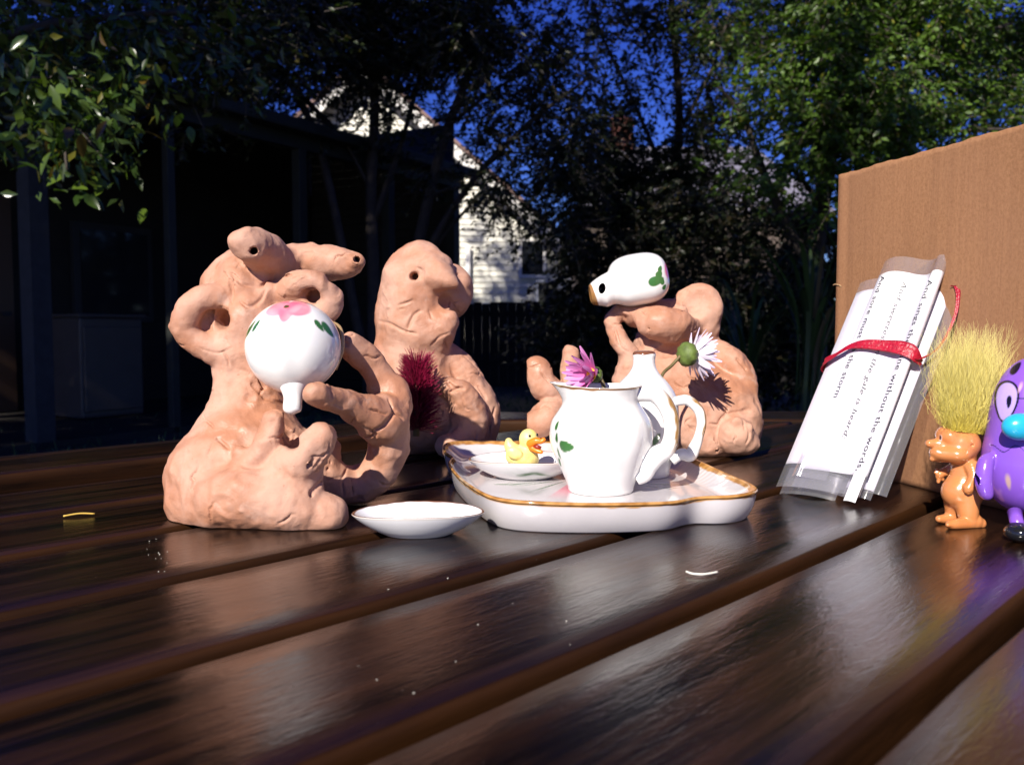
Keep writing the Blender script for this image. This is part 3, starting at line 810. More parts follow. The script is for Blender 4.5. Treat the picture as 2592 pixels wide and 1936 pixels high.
# --- cream jug
def china_lathe(prof, M, deform, paint, center, name, parent):
    pr = catmull(prof, 10); V, Fq, T = lathe(pr, M); K = np.repeat(np.arange(len(pr)) / len(pr), M)
    V = deform(V, T, K); C = paint(V, T, K)
    W = V + np.asarray(center)
    return mobj(name, W, Fq, M_CHINA, parent, cols=C)
JC = np.array([4.62, 44.75, .555])
jug = root("cream_jug", JC, "white china cream jug with brown rim and ear shaped handle on tray", "jug")
JZ = lambda zx, zy, d: P(1380 + zx / 3.67, 850 + zy / 3.67, d)
def jug_def(V, T, K):
    z = V[:, 2]; t = np.clip((z - 4.4) / 1.2, 0, 1) ** 1.5; R = np.hypot(V[:, 0], V[:, 1])
    lip = np.exp(-((np.angle(np.exp(1j * (T - math.pi)))) / .55) ** 2)
    k = 1 + .33 * t * lip - .06 * t * np.exp(-((np.abs(np.angle(np.exp(1j * (T - math.pi)))) - 1.1) / .4) ** 2)
    k *= 1 + .022 * np.cos(8 * T + .4) * np.clip(1 - np.abs(z - 2.6) / 2.6, 0, 1)
    k *= 1 - .05 * np.exp(-((np.angle(np.exp(1j * (T + .75)))) / .28) ** 2) * np.clip(1 - np.abs(z - 2.0) / 2.0, 0, 1)
    V = V.copy(); V[:, 0] *= k; V[:, 1] *= k
    V[:, 2] += .16 * t * lip + .03 * t * np.cos(2 * T)
    return V
def jug_paint(V, T, K):
    C = np.tile(WHITE, (len(V), 1)); z = V[:, 2]; nz = vnoise(V, 5, 9)
    top = np.clip((z - (5.36 + .05 * nz)) / .05, 0, 1) if False else None
    C = blend(C, np.clip((K - .498 - .004 * nz) / .006, 0, 1) * np.clip((.548 + .004 * nz - K) / .006, 0, 1), (.26, .13, .05))
    u = np.angle(np.exp(1j * (T - math.radians(222)))) * 2.4
    outer = K < .45
    for (cu, cz, ang, hl, hw) in ((0, 2.55, 2, .52, .27), (-.75, 2.9, 80, .3, .14), (-.85, 3.5, 70, .28, .14), (-.8, 2.1, 100, .3, .12), (-1.1, 1.6, 60, .3, .12)):
        C = blend(C, stroke(u, z, (cu, cz), ang, hl, hw, .15) * outer, GREEN2)
    for (cu, cz) in ((-2.2, 2.6), (-2.5, 2.2), (-2.6, 2.9), (-2.0, 3.1)):
        C = blend(C, stroke(u, z, (cu, cz), 0, .36, .36, .3) * outer, PINK)
    return C
JP = [(.02, .02), (1.2, .02), (1.58, .0), (1.68, .08), (1.72, .28), (1.84, .62), (2.13, 1.25), (2.48, 2.1), (2.63, 2.95), (2.52, 3.65), (2.19, 4.2), (1.96, 4.62), (1.95, 5.0), (2.03, 5.35), (2.10, 5.47), (2.04, 5.5),
      (1.95, 5.38), (1.84, 5.0), (1.84, 4.62), (2.02, 4.2), (2.3, 3.6), (2.4, 2.95), (2.26, 2.1), (1.95, 1.25), (1.6, .5), (1.0, .3), (.02, .28)]
china_lathe(JP, 300, jug_def, jug_paint, JC, "body", jug)
def handle(pts, rad, parent, paint_rng, flat=1.0):
    path = catmull([np.append(p, q) for p, q in zip(pts, rad)], 10)
    V, Fc = tube(path[:, :3], path[:, 3], 28, True, flat); n = len(path)
    t = np.repeat(np.arange(n) / n, 28); k = np.tile(np.arange(28), n)
    C = np.tile(WHITE, (len(V), 1)); nz = vnoise(V, 4, 3)
    ctr = np.mean(path[:, :3], 0); out = (V - np.repeat(path[:, :3], 28, 0)); od = np.repeat(path[:, :3], 28, 0) - ctr
    dotp = (out * od).sum(1) / (np.linalg.norm(out, axis=1) * np.linalg.norm(od, axis=1) + 1e-6)
    m = np.clip((dotp - .30 + .10 * nz) / .15, 0, 1) * np.clip((t - paint_rng[0]) / .06, 0, 1) * np.clip((paint_rng[1] - t) / .1, 0, 1)
    C = blend(C, m, (.34, .19, .06))
    return mobj("handle", V, Fc, M_CHINA, parent, cols=C)
hp = [(760, 560), (900, 535), (1020, 545), (1115, 640), (1170, 780), (1172, 930), (1130, 1050), (1040, 1110), (960, 1190), (920, 1280), (840, 1330)]
handle([JZ(x, y, 44.4 + .1 * (i > 8)) for i, (x, y) in enumerate(hp)], [.38, .42, .44, .43, .40, .40, .44, .50, .52, .44, .34], jug, (.22, .62))

# --- narrow-necked bottle jug behind it
BC = np.array([7.55, 49.6, .555])
bot = root("narrow_neck_pot", BC, "white china pot with narrow brown topped neck standing behind the cream jug", "pot")
BP = [(.02, .02), (1.1, .02), (1.42, 0), (1.5, .1), (1.55, .5), (1.78, 1.5), (1.98, 2.8), (1.98, 3.9), (1.78, 4.7), (1.35, 5.35), (.92, 5.8), (.68, 6.2), (.63, 6.6), (.66, 6.92), (.58, 7.08), (.38, 7.15), (.22, 7.12), (.18, 6.9), (.16, 6.0), (.02, 5.9)]
def bot_paint(V, T, K):
    C = np.tile(WHITE, (len(V), 1)); nz = vnoise(V, 5, 4)
    C = blend(C, np.clip((V[:, 2] - 6.93 - .03 * nz) / .03, 0, 1), DKBROWN * 1.3); C = blend(C, (V[:, 2] < 6.95) * (K > .8), (.02, .015, .01))
    u = np.angle(np.exp(1j * (T - math.radians(-62)))) * 1.9
    for (cu, cz, a, hl, hw) in ((.1, 1.9, 20, .55, .22), (-.5, 2.3, 60, .4, .18)): C = blend(C, stroke(u, V[:, 2], (cu, cz), a, hl, hw, .15) * (K < .7), GREEN)
    return C
china_lathe(BP, 220, lambda V, T, K: V, bot_paint, BC, "body", bot)
hp = [(1110, 640), (1230, 605), (1330, 602), (1425, 690), (1452, 810), (1425, 940), (1385, 1040), (1345, 1110), (1260, 1100), (1170, 1160)]
handle([JZ(x, y, 48.9) for x, y in hp], [.26, .28, .30, .29, .27, .27, .34, .36, .33, .3], bot, (.2, .6))

# --- round pot in the arms of the left creature
bz, br, bpx = zoomer(380, 540, 1.921, 40.6)
BALL = bz(697, 650, 40.6); RB = br(228)
ballr = root("round_teapot", BALL, "round white pot with pink flower and stubby spout held by the left creature", "teapot")
M, R = 240, 160
ph = np.linspace(0.001, math.pi - .001, R)[:, None]; th = np.linspace(0, 2 * math.pi, M, endpoint=False)[None]
D = np.stack([np.sin(ph) * np.cos(th), np.sin(ph) * np.sin(th), np.cos(ph) + 0 * th], -1).reshape(-1, 3)
k = np.ones(len(D)); front = D[:, 1] < .2
for sx in (-.24, .24):
    k -= .045 * np.exp(-(((D[:, 0] - sx) / .22) ** 2 + ((D[:, 2] + .22) / .42) ** 2)) * front
k -= .012 * np.exp(-((D[:, 0]) / .05) ** 2) * 0
V = D * RB * k[:, None]; V[:, 2] *= .985; V[:, 2] -= .35 * np.clip(-D[:, 2] - .75, 0, 1) * np.exp(-(D[:, 0] / .3) ** 2)
C = np.tile(WHITE, (len(V), 1)); u, v = D[:, 0], D[:, 2]
for i in range(5):
    a = math.radians(90 + 72 * i + 36); cx, cz = .02 + .27 * math.cos(a), .83 + .105 * math.sin(a)
    nz = vnoise(V, 3, i)
    mk = stroke(u, v, (cx, cz), math.degrees(a), .235, .15, .3) * front
    C = blend(C, mk, PINK); C = blend(C, np.clip(mk, 0, 1) * np.clip(.3 + .5 * nz, 0, .8), PINK2)
C = blend(C, stroke(u, v, (.0, .86), 0, .07, .035, .3) * front, (.10, .07, .02))
for (cx, cz, a, hl, hw) in ((-.76, .40, 56, .24, .040), (-.60, .46, 58, .17, .036), (-.86, .30, 62, .18, .030), (.68, .46, -54, .17, .036), (.82, .38, -58, .22, .040)):
    C = blend(C, stroke(u, v, (cx, cz), a, hl, hw, .2) * front, GREEN)
mobj("body", V + BALL, grid_faces(R, M, True)[:, ::-1], M_CHINA, ballr, cols=C)
path = [bz(698, 830, 39.9), bz(695, 890, 39.7), bz(692, 940, 39.5), bz(690, 962, 39.45), bz(690, 978, 39.45)]
V, Fq = tube(catmull(path, 6), catmull(np.array([[br(75)], [br(46)], [br(44)], [br(38)], [br(10)]]), 6)[:, 0], 28); mobj("spout", V, Fq, M_CHINA, ballr, cols=np.tile(WHITE, (len(V), 1)))
V, Fq = tube(catmull([bz(860, 520, 41.6), bz(925, 560, 41.8), bz(935, 660, 41.8), bz(900, 760, 41.6)], 8), .09, 14); mobj("handle", V, Fq, M_CHINA, ballr, cols=np.tile(np.array((.42, .28, .13)), (len(V), 1)))

# --- tipped teapot on the right creature's head
tz, tr, tpx = zoomer(1300, 600, 2.753, 61.6)
s = Sculpt(tz(500, 500, 61.6) - [.2, 2.6, .3], tz(1100, 90, 61.6) + [.2, 2.6, .2], .035)
s.ell(tz(868, 297, 61.6), (tr(205), tr(195), tr(178)), .3, (0, -9, 0), p=2.9)
s.chain([(tz(800, 330, 61.5), tr(125)), (tz(690, 358, 61.4), tr(112)), (tz(620, 382, 61.3), tr(96)), (tz(590, 394, 61.2), tr(84))], .16)
s.cone(tz(395, 420, 61.2), tr(150), tz(394, 421, 61.2), tr(150), .1, sub=True)
s.ell(tz(640, 395, 61.3), (tr(40), tr(90), tr(88)), .3, (0, -12, 0))
s.noise(1.2, .02, 31)
h = s.hit(*tpx(613, 362)); s.ell(h, (tr(28), .8, tr(42)), .04, (0, 12, 0), sub=True)
V, Q = s.mesh(); V = relax(V, Q, 2)
C = np.tile(WHITE, (len(V), 1)); nz = vnoise(V, 4, 12); o_ = tz(545, 400, 61.2)
ax = np.array([-.93, 0, -.36]); dd = (V - tz(566, 400, 61.2)) @ ax
C = blend(C, np.clip((dd + .03 * nz) / .04, 0, 1), (.30, .15, .05))
C = blend(C, np.clip(1.25 - np.sqrt(((V[:, 0] - h[0]) / tr(30)) ** 2 + ((V[:, 2] - h[2]) / tr(44)) ** 2), 0, 1) * (V[:, 1] > h[1] + .06) * (V[:, 1] < h[1] + 1.2) * 4, (.004, .004, .006))
for (x, y, a, hl, hw) in ((985, 308, 18, 62, 30), (1005, 262, 60, 30, 22), (1012, 225, 70, 24, 14), (1030, 312, 90, 26, 14), (1046, 350, 60, 22, 12)):
    c0 = tz(x, y, 60.3); C = blend(C, stroke(V[:, 0], V[:, 2], (c0[0], c0[2]), a, tr(hl), tr(hw), .15) * (V[:, 1] < 62), GREEN2)
c0 = tz(1060, 235, 61); C = blend(C, stroke(V[:, 0], V[:, 2], (c0[0], c0[2]), 100, tr(70), tr(24), .3) * (V[:, 1] < 63) * .8, PINK)
o = mobj("tipped_teapot", V, Q, M_CHINA, cols=C, loc=tz(868, 475, 61.6)); tag(o, "white china teapot lying tipped on the right creature's head, brown spout tip", "teapot")

# ------------------------------------------------------------------ toy duck
kz, kr, kpx = zoomer(1100, 1050, 5.53, 48.6)
DKC = kz(1220, 720, 48.6)
duck = root("toy_duck", (DKC[0], DKC[1], .75), "tiny yellow toy duck with open orange beak sitting in the saucer", "duck")
M_DUCK = pmat("yellow_painted_resin", (.78, .62, .17), .38, var=.25, vscale=300, var_col=(.82, .70, .30), bump=.15, bscale=500)
M_BEAK = pmat("orange_painted_resin", (.85, .22, .015), .35, var=.2, vscale=400); M_BLACK = pmat("black_enamel", (.012, .011, .012), .2)
M_PINKRED = pmat("dark_red_paint", (.25, .02, .012), .4)
s = Sculpt(DKC - [1.4, 1.5, .45], DKC + [1.4, 1.5, 2.6], .026)
s.ell(kz(1225, 600, 48.6), (kr(235), kr(190), kr(150)), .1, (0, 5, 0)); s.ell(kz(1250, 660, 48.6), (kr(190), kr(170), kr(120)), .1)
s.chain([(kz(1130, 520, 48.6), kr(110)), (kz(1060, 440, 48.6), kr(80)), (kz(1040, 370, 48.6), kr(48))], .15)
s.chain([(kz(1310, 520, 48.6), kr(120)), (kz(1310, 430, 48.6), kr(105))], .2)
s.ell(kz(1318, 335, 48.5), (kr(135), kr(130), kr(142)), .12)
s.ell(kz(1120, 540, 47.9), (kr(120), kr(50), kr(85)), .06, (0, 25, 0)); s.ell(kz(1120, 540, 49.3), (kr(120), kr(50), kr(85)), .06, (0, 25, 0))
s.noise(.5, .012, 3); s.crack([kpx(1060, 400), kpx(1130, 380), kpx(1190, 390)], .03); s.crack([kpx(1150, 650), kpx(1170, 690), kpx(1140, 700)], .02); s.crack([kpx(1200, 440), kpx(1250, 500), kpx(1330, 520)], .025)
V, Q = s.mesh(); V = relax(V, Q, 1); mobj("body", V, Q, M_DUCK, duck)
s = Sculpt(kz(1300, 600, 48.2) - [.1, .9, .1], kz(1580, 250, 48.2) + [.2, .9, .1], .02)
s.chain([(kz(1345, 400, 48.0), kr(62)), (kz(1420, 365, 47.8), kr(52)), (kz(1490, 370, 47.7), kr(36)), (kz(1525, 350, 47.7), kr(34))], .06)
s.chain([(kz(1350, 460, 48.0), kr(40)), (kz(1430, 500, 47.8), kr(36)), (kz(1490, 520, 47.7), kr(30))], .06)
V, Q = s.mesh(); V = relax(V, Q, 1); bk = mobj("beak", V, Q, M_BEAK, duck)
V, Fq = tube([kz(1380, 440, 47.95), kz(1440, 450, 47.75), kz(1490, 465, 47.75)], [kr(26), kr(34), kr(22)], 10); mobj("mouth", V, Fq, M_PINKRED, bk)
def blob(name, c, rx, ry, rz, mat, parent, n=14):
    bm = bmesh.new(); bmesh.ops.create_uvsphere(bm, u_segments=n * 2, v_segments=n, radius=1)
    V = np.array([v.co[:] for v in bm.verts]) * [rx, ry, rz] + np.asarray(c); Fq = [[v.index for v in f.verts] for f in bm.faces]; bm.free()
    return mobj(name, V, Fq, mat, parent)
for x, y, d in ((1330, 293, 47.98), (1436, 278, 48.05)): blob("eye", kz(x, y, d), kr(17), kr(14), kr(20), M_BLACK, duck)

# ------------------------------------------------------------------ flowers
M_PETAL = pmat("petal", rough=.55, vcol=True, sss=.0, var=.15, vscale=200)
M_CALYX = pmat("calyx_green", (.13, .19, .035), .6, var=.5, vscale=250, bump=.5, bscale=300)
M_YEL = pmat("flower_disc_yellow", (.80, .45, .01), .7, bump=.8, bscale=900)
M_STEM = pmat("stem_brown_green", (.17, .13, .05), .6, var=.4, vscale=150)
def petal_mesh(L, w, c_in, c_out, curl, name="petal"):
    V = []; C = []; n = 9
    for i in range(n):
        t = i / (n - 1); ww = w * math.sin(math.pi * min(1, .12 + .82 * t) ** .8) ** .7 if t < .97 else w * .25
        zc = curl * t * t * L
        for j in (-1, -.5, 0, .5, 1): V.append((t * L, j * ww, zc + .12 * w * abs(j) ** 1.5)); C.append(np.array(c_in) * (1 - t) + np.array(c_out) * t)
    me = mesh_data(name, np.array(V) * CM, grid_faces(n, 5), True, np.array(C)); me.materials.append(M_PETAL); return me
def daisy(name, label, c, axis, L, n, spread, cols, seed, disc=.35, calyx=.42, stem=None, half=None, curl=.1):
    rng = random.Random(seed); rt = root(name, c, label, "flower")
    ax = Vector(axis).normalized(); q = ax.to_track_quat('Z', 'Y').to_matrix()
    R = np.array(q); c = np.asarray(c)
    meshes = [petal_mesh(L * rng.uniform(.85, 1.1), L * rng.uniform(.09, .135), cols[0], cols[1], curl + rng.uniform(-.15, .15)) for _ in range(4)]
    for i in range(n):
        a = 2 * math.pi * i / n + rng.uniform(-.08, .08); sp = math.radians(spread + rng.uniform(-14, 14))
        if half and rng.random() < half: sp *= rng.uniform(.4, .8)
        # petal x-axis: mix of flower axis and radial
        rd = Vector((math.cos(a), math.sin(a), 0)); x = (rd * math.sin(sp) + Vector((0, 0, 1)) * math.cos(sp)).normalized()
        y = Vector((-math.sin(a), math.cos(a), 0)); zz = x.cross(y)
        m3 = Matrix((x, y, zz)).transposed(); m3 = q @ m3
        o = bpy.data.objects.new("petal", meshes[i % 4]); COL.objects.link(o); o.parent = rt
        o.matrix_local = Matrix.Translation((q @ (rd * disc * .55)) * CM) @ m3.to_4x4() @ Matrix.Rotation(rng.uniform(-.3, .3), 4, 'X')
    bm = bmesh.new(); bmesh.ops.create_uvsphere(bm, u_segments=20, v_segments=12, radius=1)
    S = np.array([v.co[:] for v in bm.verts]); Fq = [[v.index for v in f.verts] for f in bm.faces]; bm.free()
    mobj("disc", (S * [disc, disc, disc * .45]) @ R.T + c + R @ np.array([0, 0, disc * .25]), Fq, M_YEL, rt)
    S2 = S.copy(); bump = 1 + .10 * np.cos(9 * np.arctan2(S[:, 1], S[:, 0])) * (1 - S[:, 2] ** 2)
    mobj("calyx", (S2 * bump[:, None] * [calyx, calyx, calyx * .75]) @ R.T + c - R @ np.array([0, 0, calyx * .5]), Fq, M_CALYX, rt)
    if stem is not None:
        V, Fc = tube(catmull([c - R @ np.array([0, 0, calyx]), *stem], 8), .11, 10); mobj("stem", V, Fc, M_STEM, rt)
    return rt
daisy("pink_daisy", "pink daisy with yellow centre lying in the mouth of the cream jug", P(1500, 948, 45.6), (-.82, -.52, .05), 1.5, 34, 46, ((.62, .10, .36), (.62, .26, .55)), 3, .36, .42,
      [P(1530, 985, 45.5), P(1540, 1060, 45.0), P(1545, 1120, 44.8)], half=.35)
daisy("pale_daisy", "pale lilac daisy on a bent stem leaning behind the narrow necked pot", P(1752, 897, 57.0), (.72, .35, -.02), 1.65, 40, 60, ((.74, .70, .74), (.60, .50, .66)), 8, .4, .82,
      [P(1700, 925, 56.4), P(1676, 950, 55.6), P(1660, 1010, 54.6), P(1650, 1090, 53.6)], half=.3)

# red brush flower on the middle creature's lap
fz, fr, fpx = zoomer(920, 600, 3.004, 58.0)
bb = root("bottlebrush_flower", fz(420, 1400, 57.6), "dark crimson bottlebrush flower between the left and middle creatures", "flower")
rng = np.random.default_rng(5); A0, A1 = fz(400, 1480, 57.4), fz(410, 1010, 57.8)
nf = 1700; t = rng.random(nf) ** .8; th = rng.uniform(0, 2 * math.pi, nf); base = A0 + (A1 - A0) * t[:, None]
dirv = np.stack([np.cos(th), np.sin(th) * .8, .35 + .9 * t + rng.normal(0, .18, nf)], 1); dirv /= np.linalg.norm(dirv, axis=1)[:, None]
Ls = rng.uniform(1.35, 2.0, nf) * (1 - .15 * t); w = .021
V = []; Fq = []; C = []
side = np.cross(dirv, [0, 1, 0.1]); side /= np.linalg.norm(side, axis=1)[:, None]; up2 = np.cross(dirv, side)
bend = rng.normal(0, .12, (nf, 3))
for i in range(nf):
    n0 = len(V)
    for kk, sft in ((0, 1), (.5, 1), (1, .8)):
        p = base[i] + dirv[i] * Ls[i] * kk + bend[i] * kk * kk
        V += [p + side[i] * w * sft, p - .5 * side[i] * w * sft + .87 * up2[i] * w * sft, p - .5 * side[i] * w * sft - .87 * up2[i] * w * sft]
        C += [(.13 + .10 * kk, .004, .018 + .02 * kk)] * 3
    for a in (0, 3):
        Fq += [(n0 + a + j, n0 + a + (j + 1) % 3, n0 + a + 3 + (j + 1) % 3, n0 + a + 3 + j) for j in range(3)]
o = mobj("filaments", V, np.array(Fq), pmat("crimson_filament", rough=.45, vcol=True), bb, cols=np.array(C)); o["kind"] = "stuff"
V, Fq = tube([A0 - [0, 0, .3], A1], .22, 10); mobj("spike", V, Fq, M_STEM, bb)
# ------------------------------------------------------------------ cardboard box
def card_mat():
    m = bpy.data.materials.new("brown_cardboard"); m.use_nodes = True
    N = m.node_tree.nodes; L = m.node_tree.links; b = N["Principled BSDF"]
    tc = N.new("ShaderNodeTexCoord")
    def noise(scale, detail, rough, sc):
        mp = N.new("ShaderNodeMapping"); mp.inputs["Scale"].default_value = sc; L.new(tc.outputs["Object"], mp.inputs[0])
        n = N.new("ShaderNodeTexNoise"); n.inputs["Scale"].default_value = scale; n.inputs["Detail"].default_value = detail; n.inputs["Roughness"].default_value = rough
        L.new(mp.outputs[0], n.inputs["Vector"]); return n.outputs[0]
    def rng(x, a, bb, c, d):
        r = N.new("ShaderNodeMapRange"); r.inputs[1].default_value = a; r.inputs[2].default_value = bb; r.inputs[3].default_value = c; r.inputs[4].default_value = d
        L.new(x, r.inputs[0]); return r.outputs[0]
    def mix(f, c1, c2):
        x = N.new("ShaderNodeMix"); x.data_type = 'RGBA'; L.new(f, x.inputs[0])
        for i, c in ((6, c1), (7, c2)):
            if isinstance(c, tuple): x.inputs[i].default_value = (*c, 1)
            else: L.new(c, x.inputs[i])
        return x.outputs[2]
    fib = noise(620, 5, .78, (1, 1, 1)); band = noise(150, 3, .6, (1, 1, .02)); big = noise(12, 4, .6, (1, 1, 1))
    c = mix(rng(fib, .3, .7, 0, 1), (.22, .105, .048), (.36, .185, .092))
    c = mix(rng(fib, .64, .72, 0, .55), c, (.10, .045, .02))
    c = mix(rng(band, .50, .70, 0, .26), c, (.19, .09, .045))
    c = mix(rng(big, .4, .65, 0, .25), c, (.30, .155, .09))
    L.new(c, b.inputs["Base Color"]); b.inputs["Roughness"].default_value = .85; b.inputs["Specular IOR Level"].default_value = .2
    hs = N.new("ShaderNodeMath"); hs.operation = 'MULTIPLY_ADD'; hs.inputs[1].default_value = .35; L.new(fib, hs.inputs[0]); L.new(band, hs.inputs[2])
    bp = N.new("ShaderNodeBump"); bp.inputs["Strength"].default_value = .35; bp.inputs["Distance"].default_value = .0010
    L.new(hs.outputs[0], bp.inputs["Height"]); L.new(bp.outputs[0], b.inputs["Normal"])
    return m
M_CARD = card_mat()
M_CARDE = pmat("raw_cardboard_edge", (.42, .26, .13), .9, var=.6, vscale=600)
B0 = np.array([20.85, 56.6]); BF = np.array([.245, -.9695]); BG = np.array([.9695, .245]); BH = 18.75
boxr = root("cardboard_box", (B0[0], B0[1], 0), "plain brown cardboard box standing behind the paper scroll and toys", "box")
def bpt(f, g, z): return np.array([B0[0] + BF[0] * f + BG[0] * g, B0[1] + BF[1] * f + BG[1] * g, z])
def panel(name, f0, f1, g0, g1, th_axis, top=BH):
    """thin board grid along f (or g) and z, with fold line and slight waviness"""
    n1, n2 = 90, 60; V = []
    for side in (0, .32):
        for i in range(n1 + 1):
            for j in range(n2 + 1):
                a = i / n1; zz = .02 + (top - .02) * j / n2
                f = f0 + (f1 - f0) * a; g = g0 + (g1 - g0) * a
                wob = .05 * math.sin(f * .35 + zz * .2) + .03 * math.sin(f * .9 - zz * .33)
                if th_axis == 'g':
                    dep = wob * min(1, f / 3) + .07 * math.exp(-((f - 1.25) / .12) ** 2) - .05 * math.exp(-((f - .7) / .35) ** 2)
                    edge = .25 * max(0, 1 - f / .25) ** 2
                    zt = zz - (.12 * max(0, 1 - f / .5) ** 2 if j == n2 else 0) + (.03 * math.sin(f * 1.7) + .02 * math.sin(f * 5.1) if j == n2 else 0)
                    V.append(bpt(f, side + dep * (1 if side == 0 else 0) + (edge if side == 0 else 0), zt))
                else:
                    V.append(bpt(f0 + side + .04 * math.sin(zz * .3 + g), g, zz))
    m = (n1 + 1) * (n2 + 1); idx = lambda s, i, j: s * m + i * (n2 + 1) + j
    F = []
    for i in range(n1):
        for j in range(n2):
            F.append((idx(0, i, j), idx(0, i, j + 1), idx(0, i + 1, j + 1), idx(0, i + 1, j))); F.append((idx(1, i, j), idx(1, i + 1, j), idx(1, i + 1, j + 1), idx(1, i, j + 1)))
    for i in range(n1):
        F.append((idx(0, i, n2), idx(1, i, n2), idx(1, i + 1, n2), idx(0, i + 1, n2))); F.append((idx(0, i, 0), idx(0, i + 1, 0), idx(1, i + 1, 0), idx(1, i, 0)))
    for j in range(n2):
        F.append((idx(0, 0, j), idx(1, 0, j), idx(1, 0, j + 1), idx(0, 0, j + 1))); F.append((idx(0, n1, j), idx(0, n1, j + 1), idx(1, n1, j + 1), idx(1, n1, j)))
    return mobj(name, V, F, M_CARD, boxr)
panel("side_panel", 0, 27, 0, 0, 'g')
panel("end_panel", .05, .05, .36, 16, 'f')
panel("end_panel", 26.6, 26.6, .36, 16, 'f')
V, F = box(0, 27, 0, .32, 0, BH, 0); V = np.array([bpt(a, b + 16.02, c + .02) for a, b, c in V]); mobj("side_panel", V, F, M_CARD, boxr, smooth=False)
for (g0, g1, zz) in ((.40, 8.0, BH - .10), (8.05, 15.9, BH - .06)):
    V, F = box(.45, 26.5, g0, g1, zz - .34, zz - .3, 0); V = np.array([bpt(a, b, c) for a, b, c in V]); mobj("top_flap", V, F, M_CARD, boxr, smooth=False)
V, F = tube(catmull([bpt(.02, -.03, 11.75), bpt(.3, -.05, 11.8), bpt(.75, -.04, 11.7), bpt(.9, .02, 11.55)], 5), .05, 6); mobj("tear", V, F, M_CARDE, boxr)

# ------------------------------------------------------------------ laminated poem tied with a ribbon
PA = np.array([14.3, 47.1, .05]); EW = np.array([.674, -.735, .0]); EW /= np.linalg.norm(EW)
EL = np.array([5.95, 3.5, 11.8]); EL = EL - EW * (EL @ EW) * .0; EL /= np.linalg.norm(EL)
EN = np.cross(EW, EL); EN /= np.linalg.norm(EN); EN = EN if EN[1] < 0 else -EN
def LP(w, n, l): return PA + EW * w + EN * n + EL * l
M_PAPER = pmat("white_paper", (.80, .79, .80), .28, var=.03, vscale=60, spec=.5, coat=.4, coat_rough=.12)
M_INK = pmat("grey_printed_ink", (.025, .023, .03), .45)
def film_mat():
    m = bpy.data.materials.new("clear_laminate"); m.use_nodes = True
    N = m.node_tree.nodes; L = m.node_tree.links; N.remove(N["Principled BSDF"])
    t = N.new("ShaderNodeBsdfTransparent"); t.inputs[0].default_value = (.90, .89, .93, 1); g = N.new("ShaderNodeBsdfGlossy"); g.inputs["Roughness"].default_value = .12
    d = N.new("ShaderNodeBsdfDiffuse"); d.inputs[0].default_value = (.8, .8, .85, 1); m0 = N.new("ShaderNodeMixShader"); m0.inputs[0].default_value = .10; L.new(t.outputs[0], m0.inputs[1]); L.new(d.outputs[0], m0.inputs[2])
    f = N.new("ShaderNodeLayerWeight"); f.inputs[0].default_value = .5; mx = N.new("ShaderNodeMixShader")
    pw = N.new("ShaderNodeMath"); pw.operation = 'POWER'; pw.inputs[1].default_value = 4.0; L.new(f.outputs["Facing"], pw.inputs[0])
    ma = N.new("ShaderNodeMath"); ma.operation = 'MULTIPLY_ADD'; ma.inputs[1].default_value = .75; ma.inputs[2].default_value = .045; L.new(pw.outputs[0], ma.inputs[0])
    tc = N.new("ShaderNodeTexCoord"); nz = N.new("ShaderNodeTexNoise"); nz.inputs["Scale"].default_value = 45; L.new(tc.outputs["Object"], nz.inputs["Vector"])
    bp = N.new("ShaderNodeBump"); bp.inputs["Strength"].default_value = .25; bp.inputs["Distance"].default_value = .004; L.new(nz.outputs[0], bp.inputs["Height"]); L.new(bp.outputs[0], g.inputs["Normal"])
    L.new(ma.outputs[0], mx.inputs[0]); L.new(m0.outputs[0], mx.inputs[1]); L.new(g.outputs[0], mx.inputs[2]); L.new(mx.outputs[0], N["Material Output"].inputs[0])
    return m
M_FILM = film_mat()
scroll = root("poem_scroll", LP(2.4, 0, 0), "rolled sheet of laminated white poem strips tied with red ribbon against the box", "scroll")
def arc(curve, n=12):
    q = catmull(curve, n); s_ = np.concatenate([[0], np.cumsum(np.linalg.norm(np.diff(q, axis=0), axis=1))]); return q, s_
def sheet(name, curve, l0, l1, mat, off=0.0, th=.022, shift=None):
    q, s_ = arc(curve); t = np.gradient(q, axis=0); t /= np.linalg.norm(t, axis=1)[:, None]; nn = np.stack([-t[:, 1], t[:, 0]], 1)
    NL = 40; V = []
    for sd in (off, off - th):
        for i, (p, nv) in enumerate(zip(q, nn)):
            for j in range(NL + 1):
                a = j / NL; x = p + nv * sd; sh = shift(s_[i], a) if shift else (0, 0)
                V.append(LP(x[0] + sh[0], x[1] + sh[1], l0 + (l1 - l0) * a))
    M = len(q); g = grid_faces(M, NL + 1); k = M * (NL + 1)
    F = [tuple(f) for f in g] + [tuple((f + k)[::-1]) for f in g]
    e = lambda i, j: i * (NL + 1) + j
    for i in range(M - 1):
        for j in (0, NL): F.append((e(i, j), e(i + 1, j), e(i + 1, j) + k, e(i, j) + k) if j == 0 else (e(i + 1, j), e(i, j), e(i, j) + k, e(i + 1, j) + k))
    for j in range(NL):
        for i in (0, M - 1): F.append((e(i, j + 1), e(i, j), e(i, j) + k, e(i, j + 1) + k) if i == 0 else (e(i, j), e(i, j + 1), e(i, j + 1) + k, e(i, j) + k))
    return mobj(name, V, F, mat, scroll)
C1 = [(-.02, -.12), (.5, .14), (1.2, .30), (2.0, .36), (2.8, .30), (3.4, .12), (3.9, -.2)]
C2 = [(1.25, .40), (1.55, .62), (1.95, .78), (2.4, .78), (2.85, .62), (3.3, .38), (3.72, .28), (4.05, .42), (4.25, .66), (4.5, .74), (4.72, .6), (4.74, .36), (4.55, .26)]
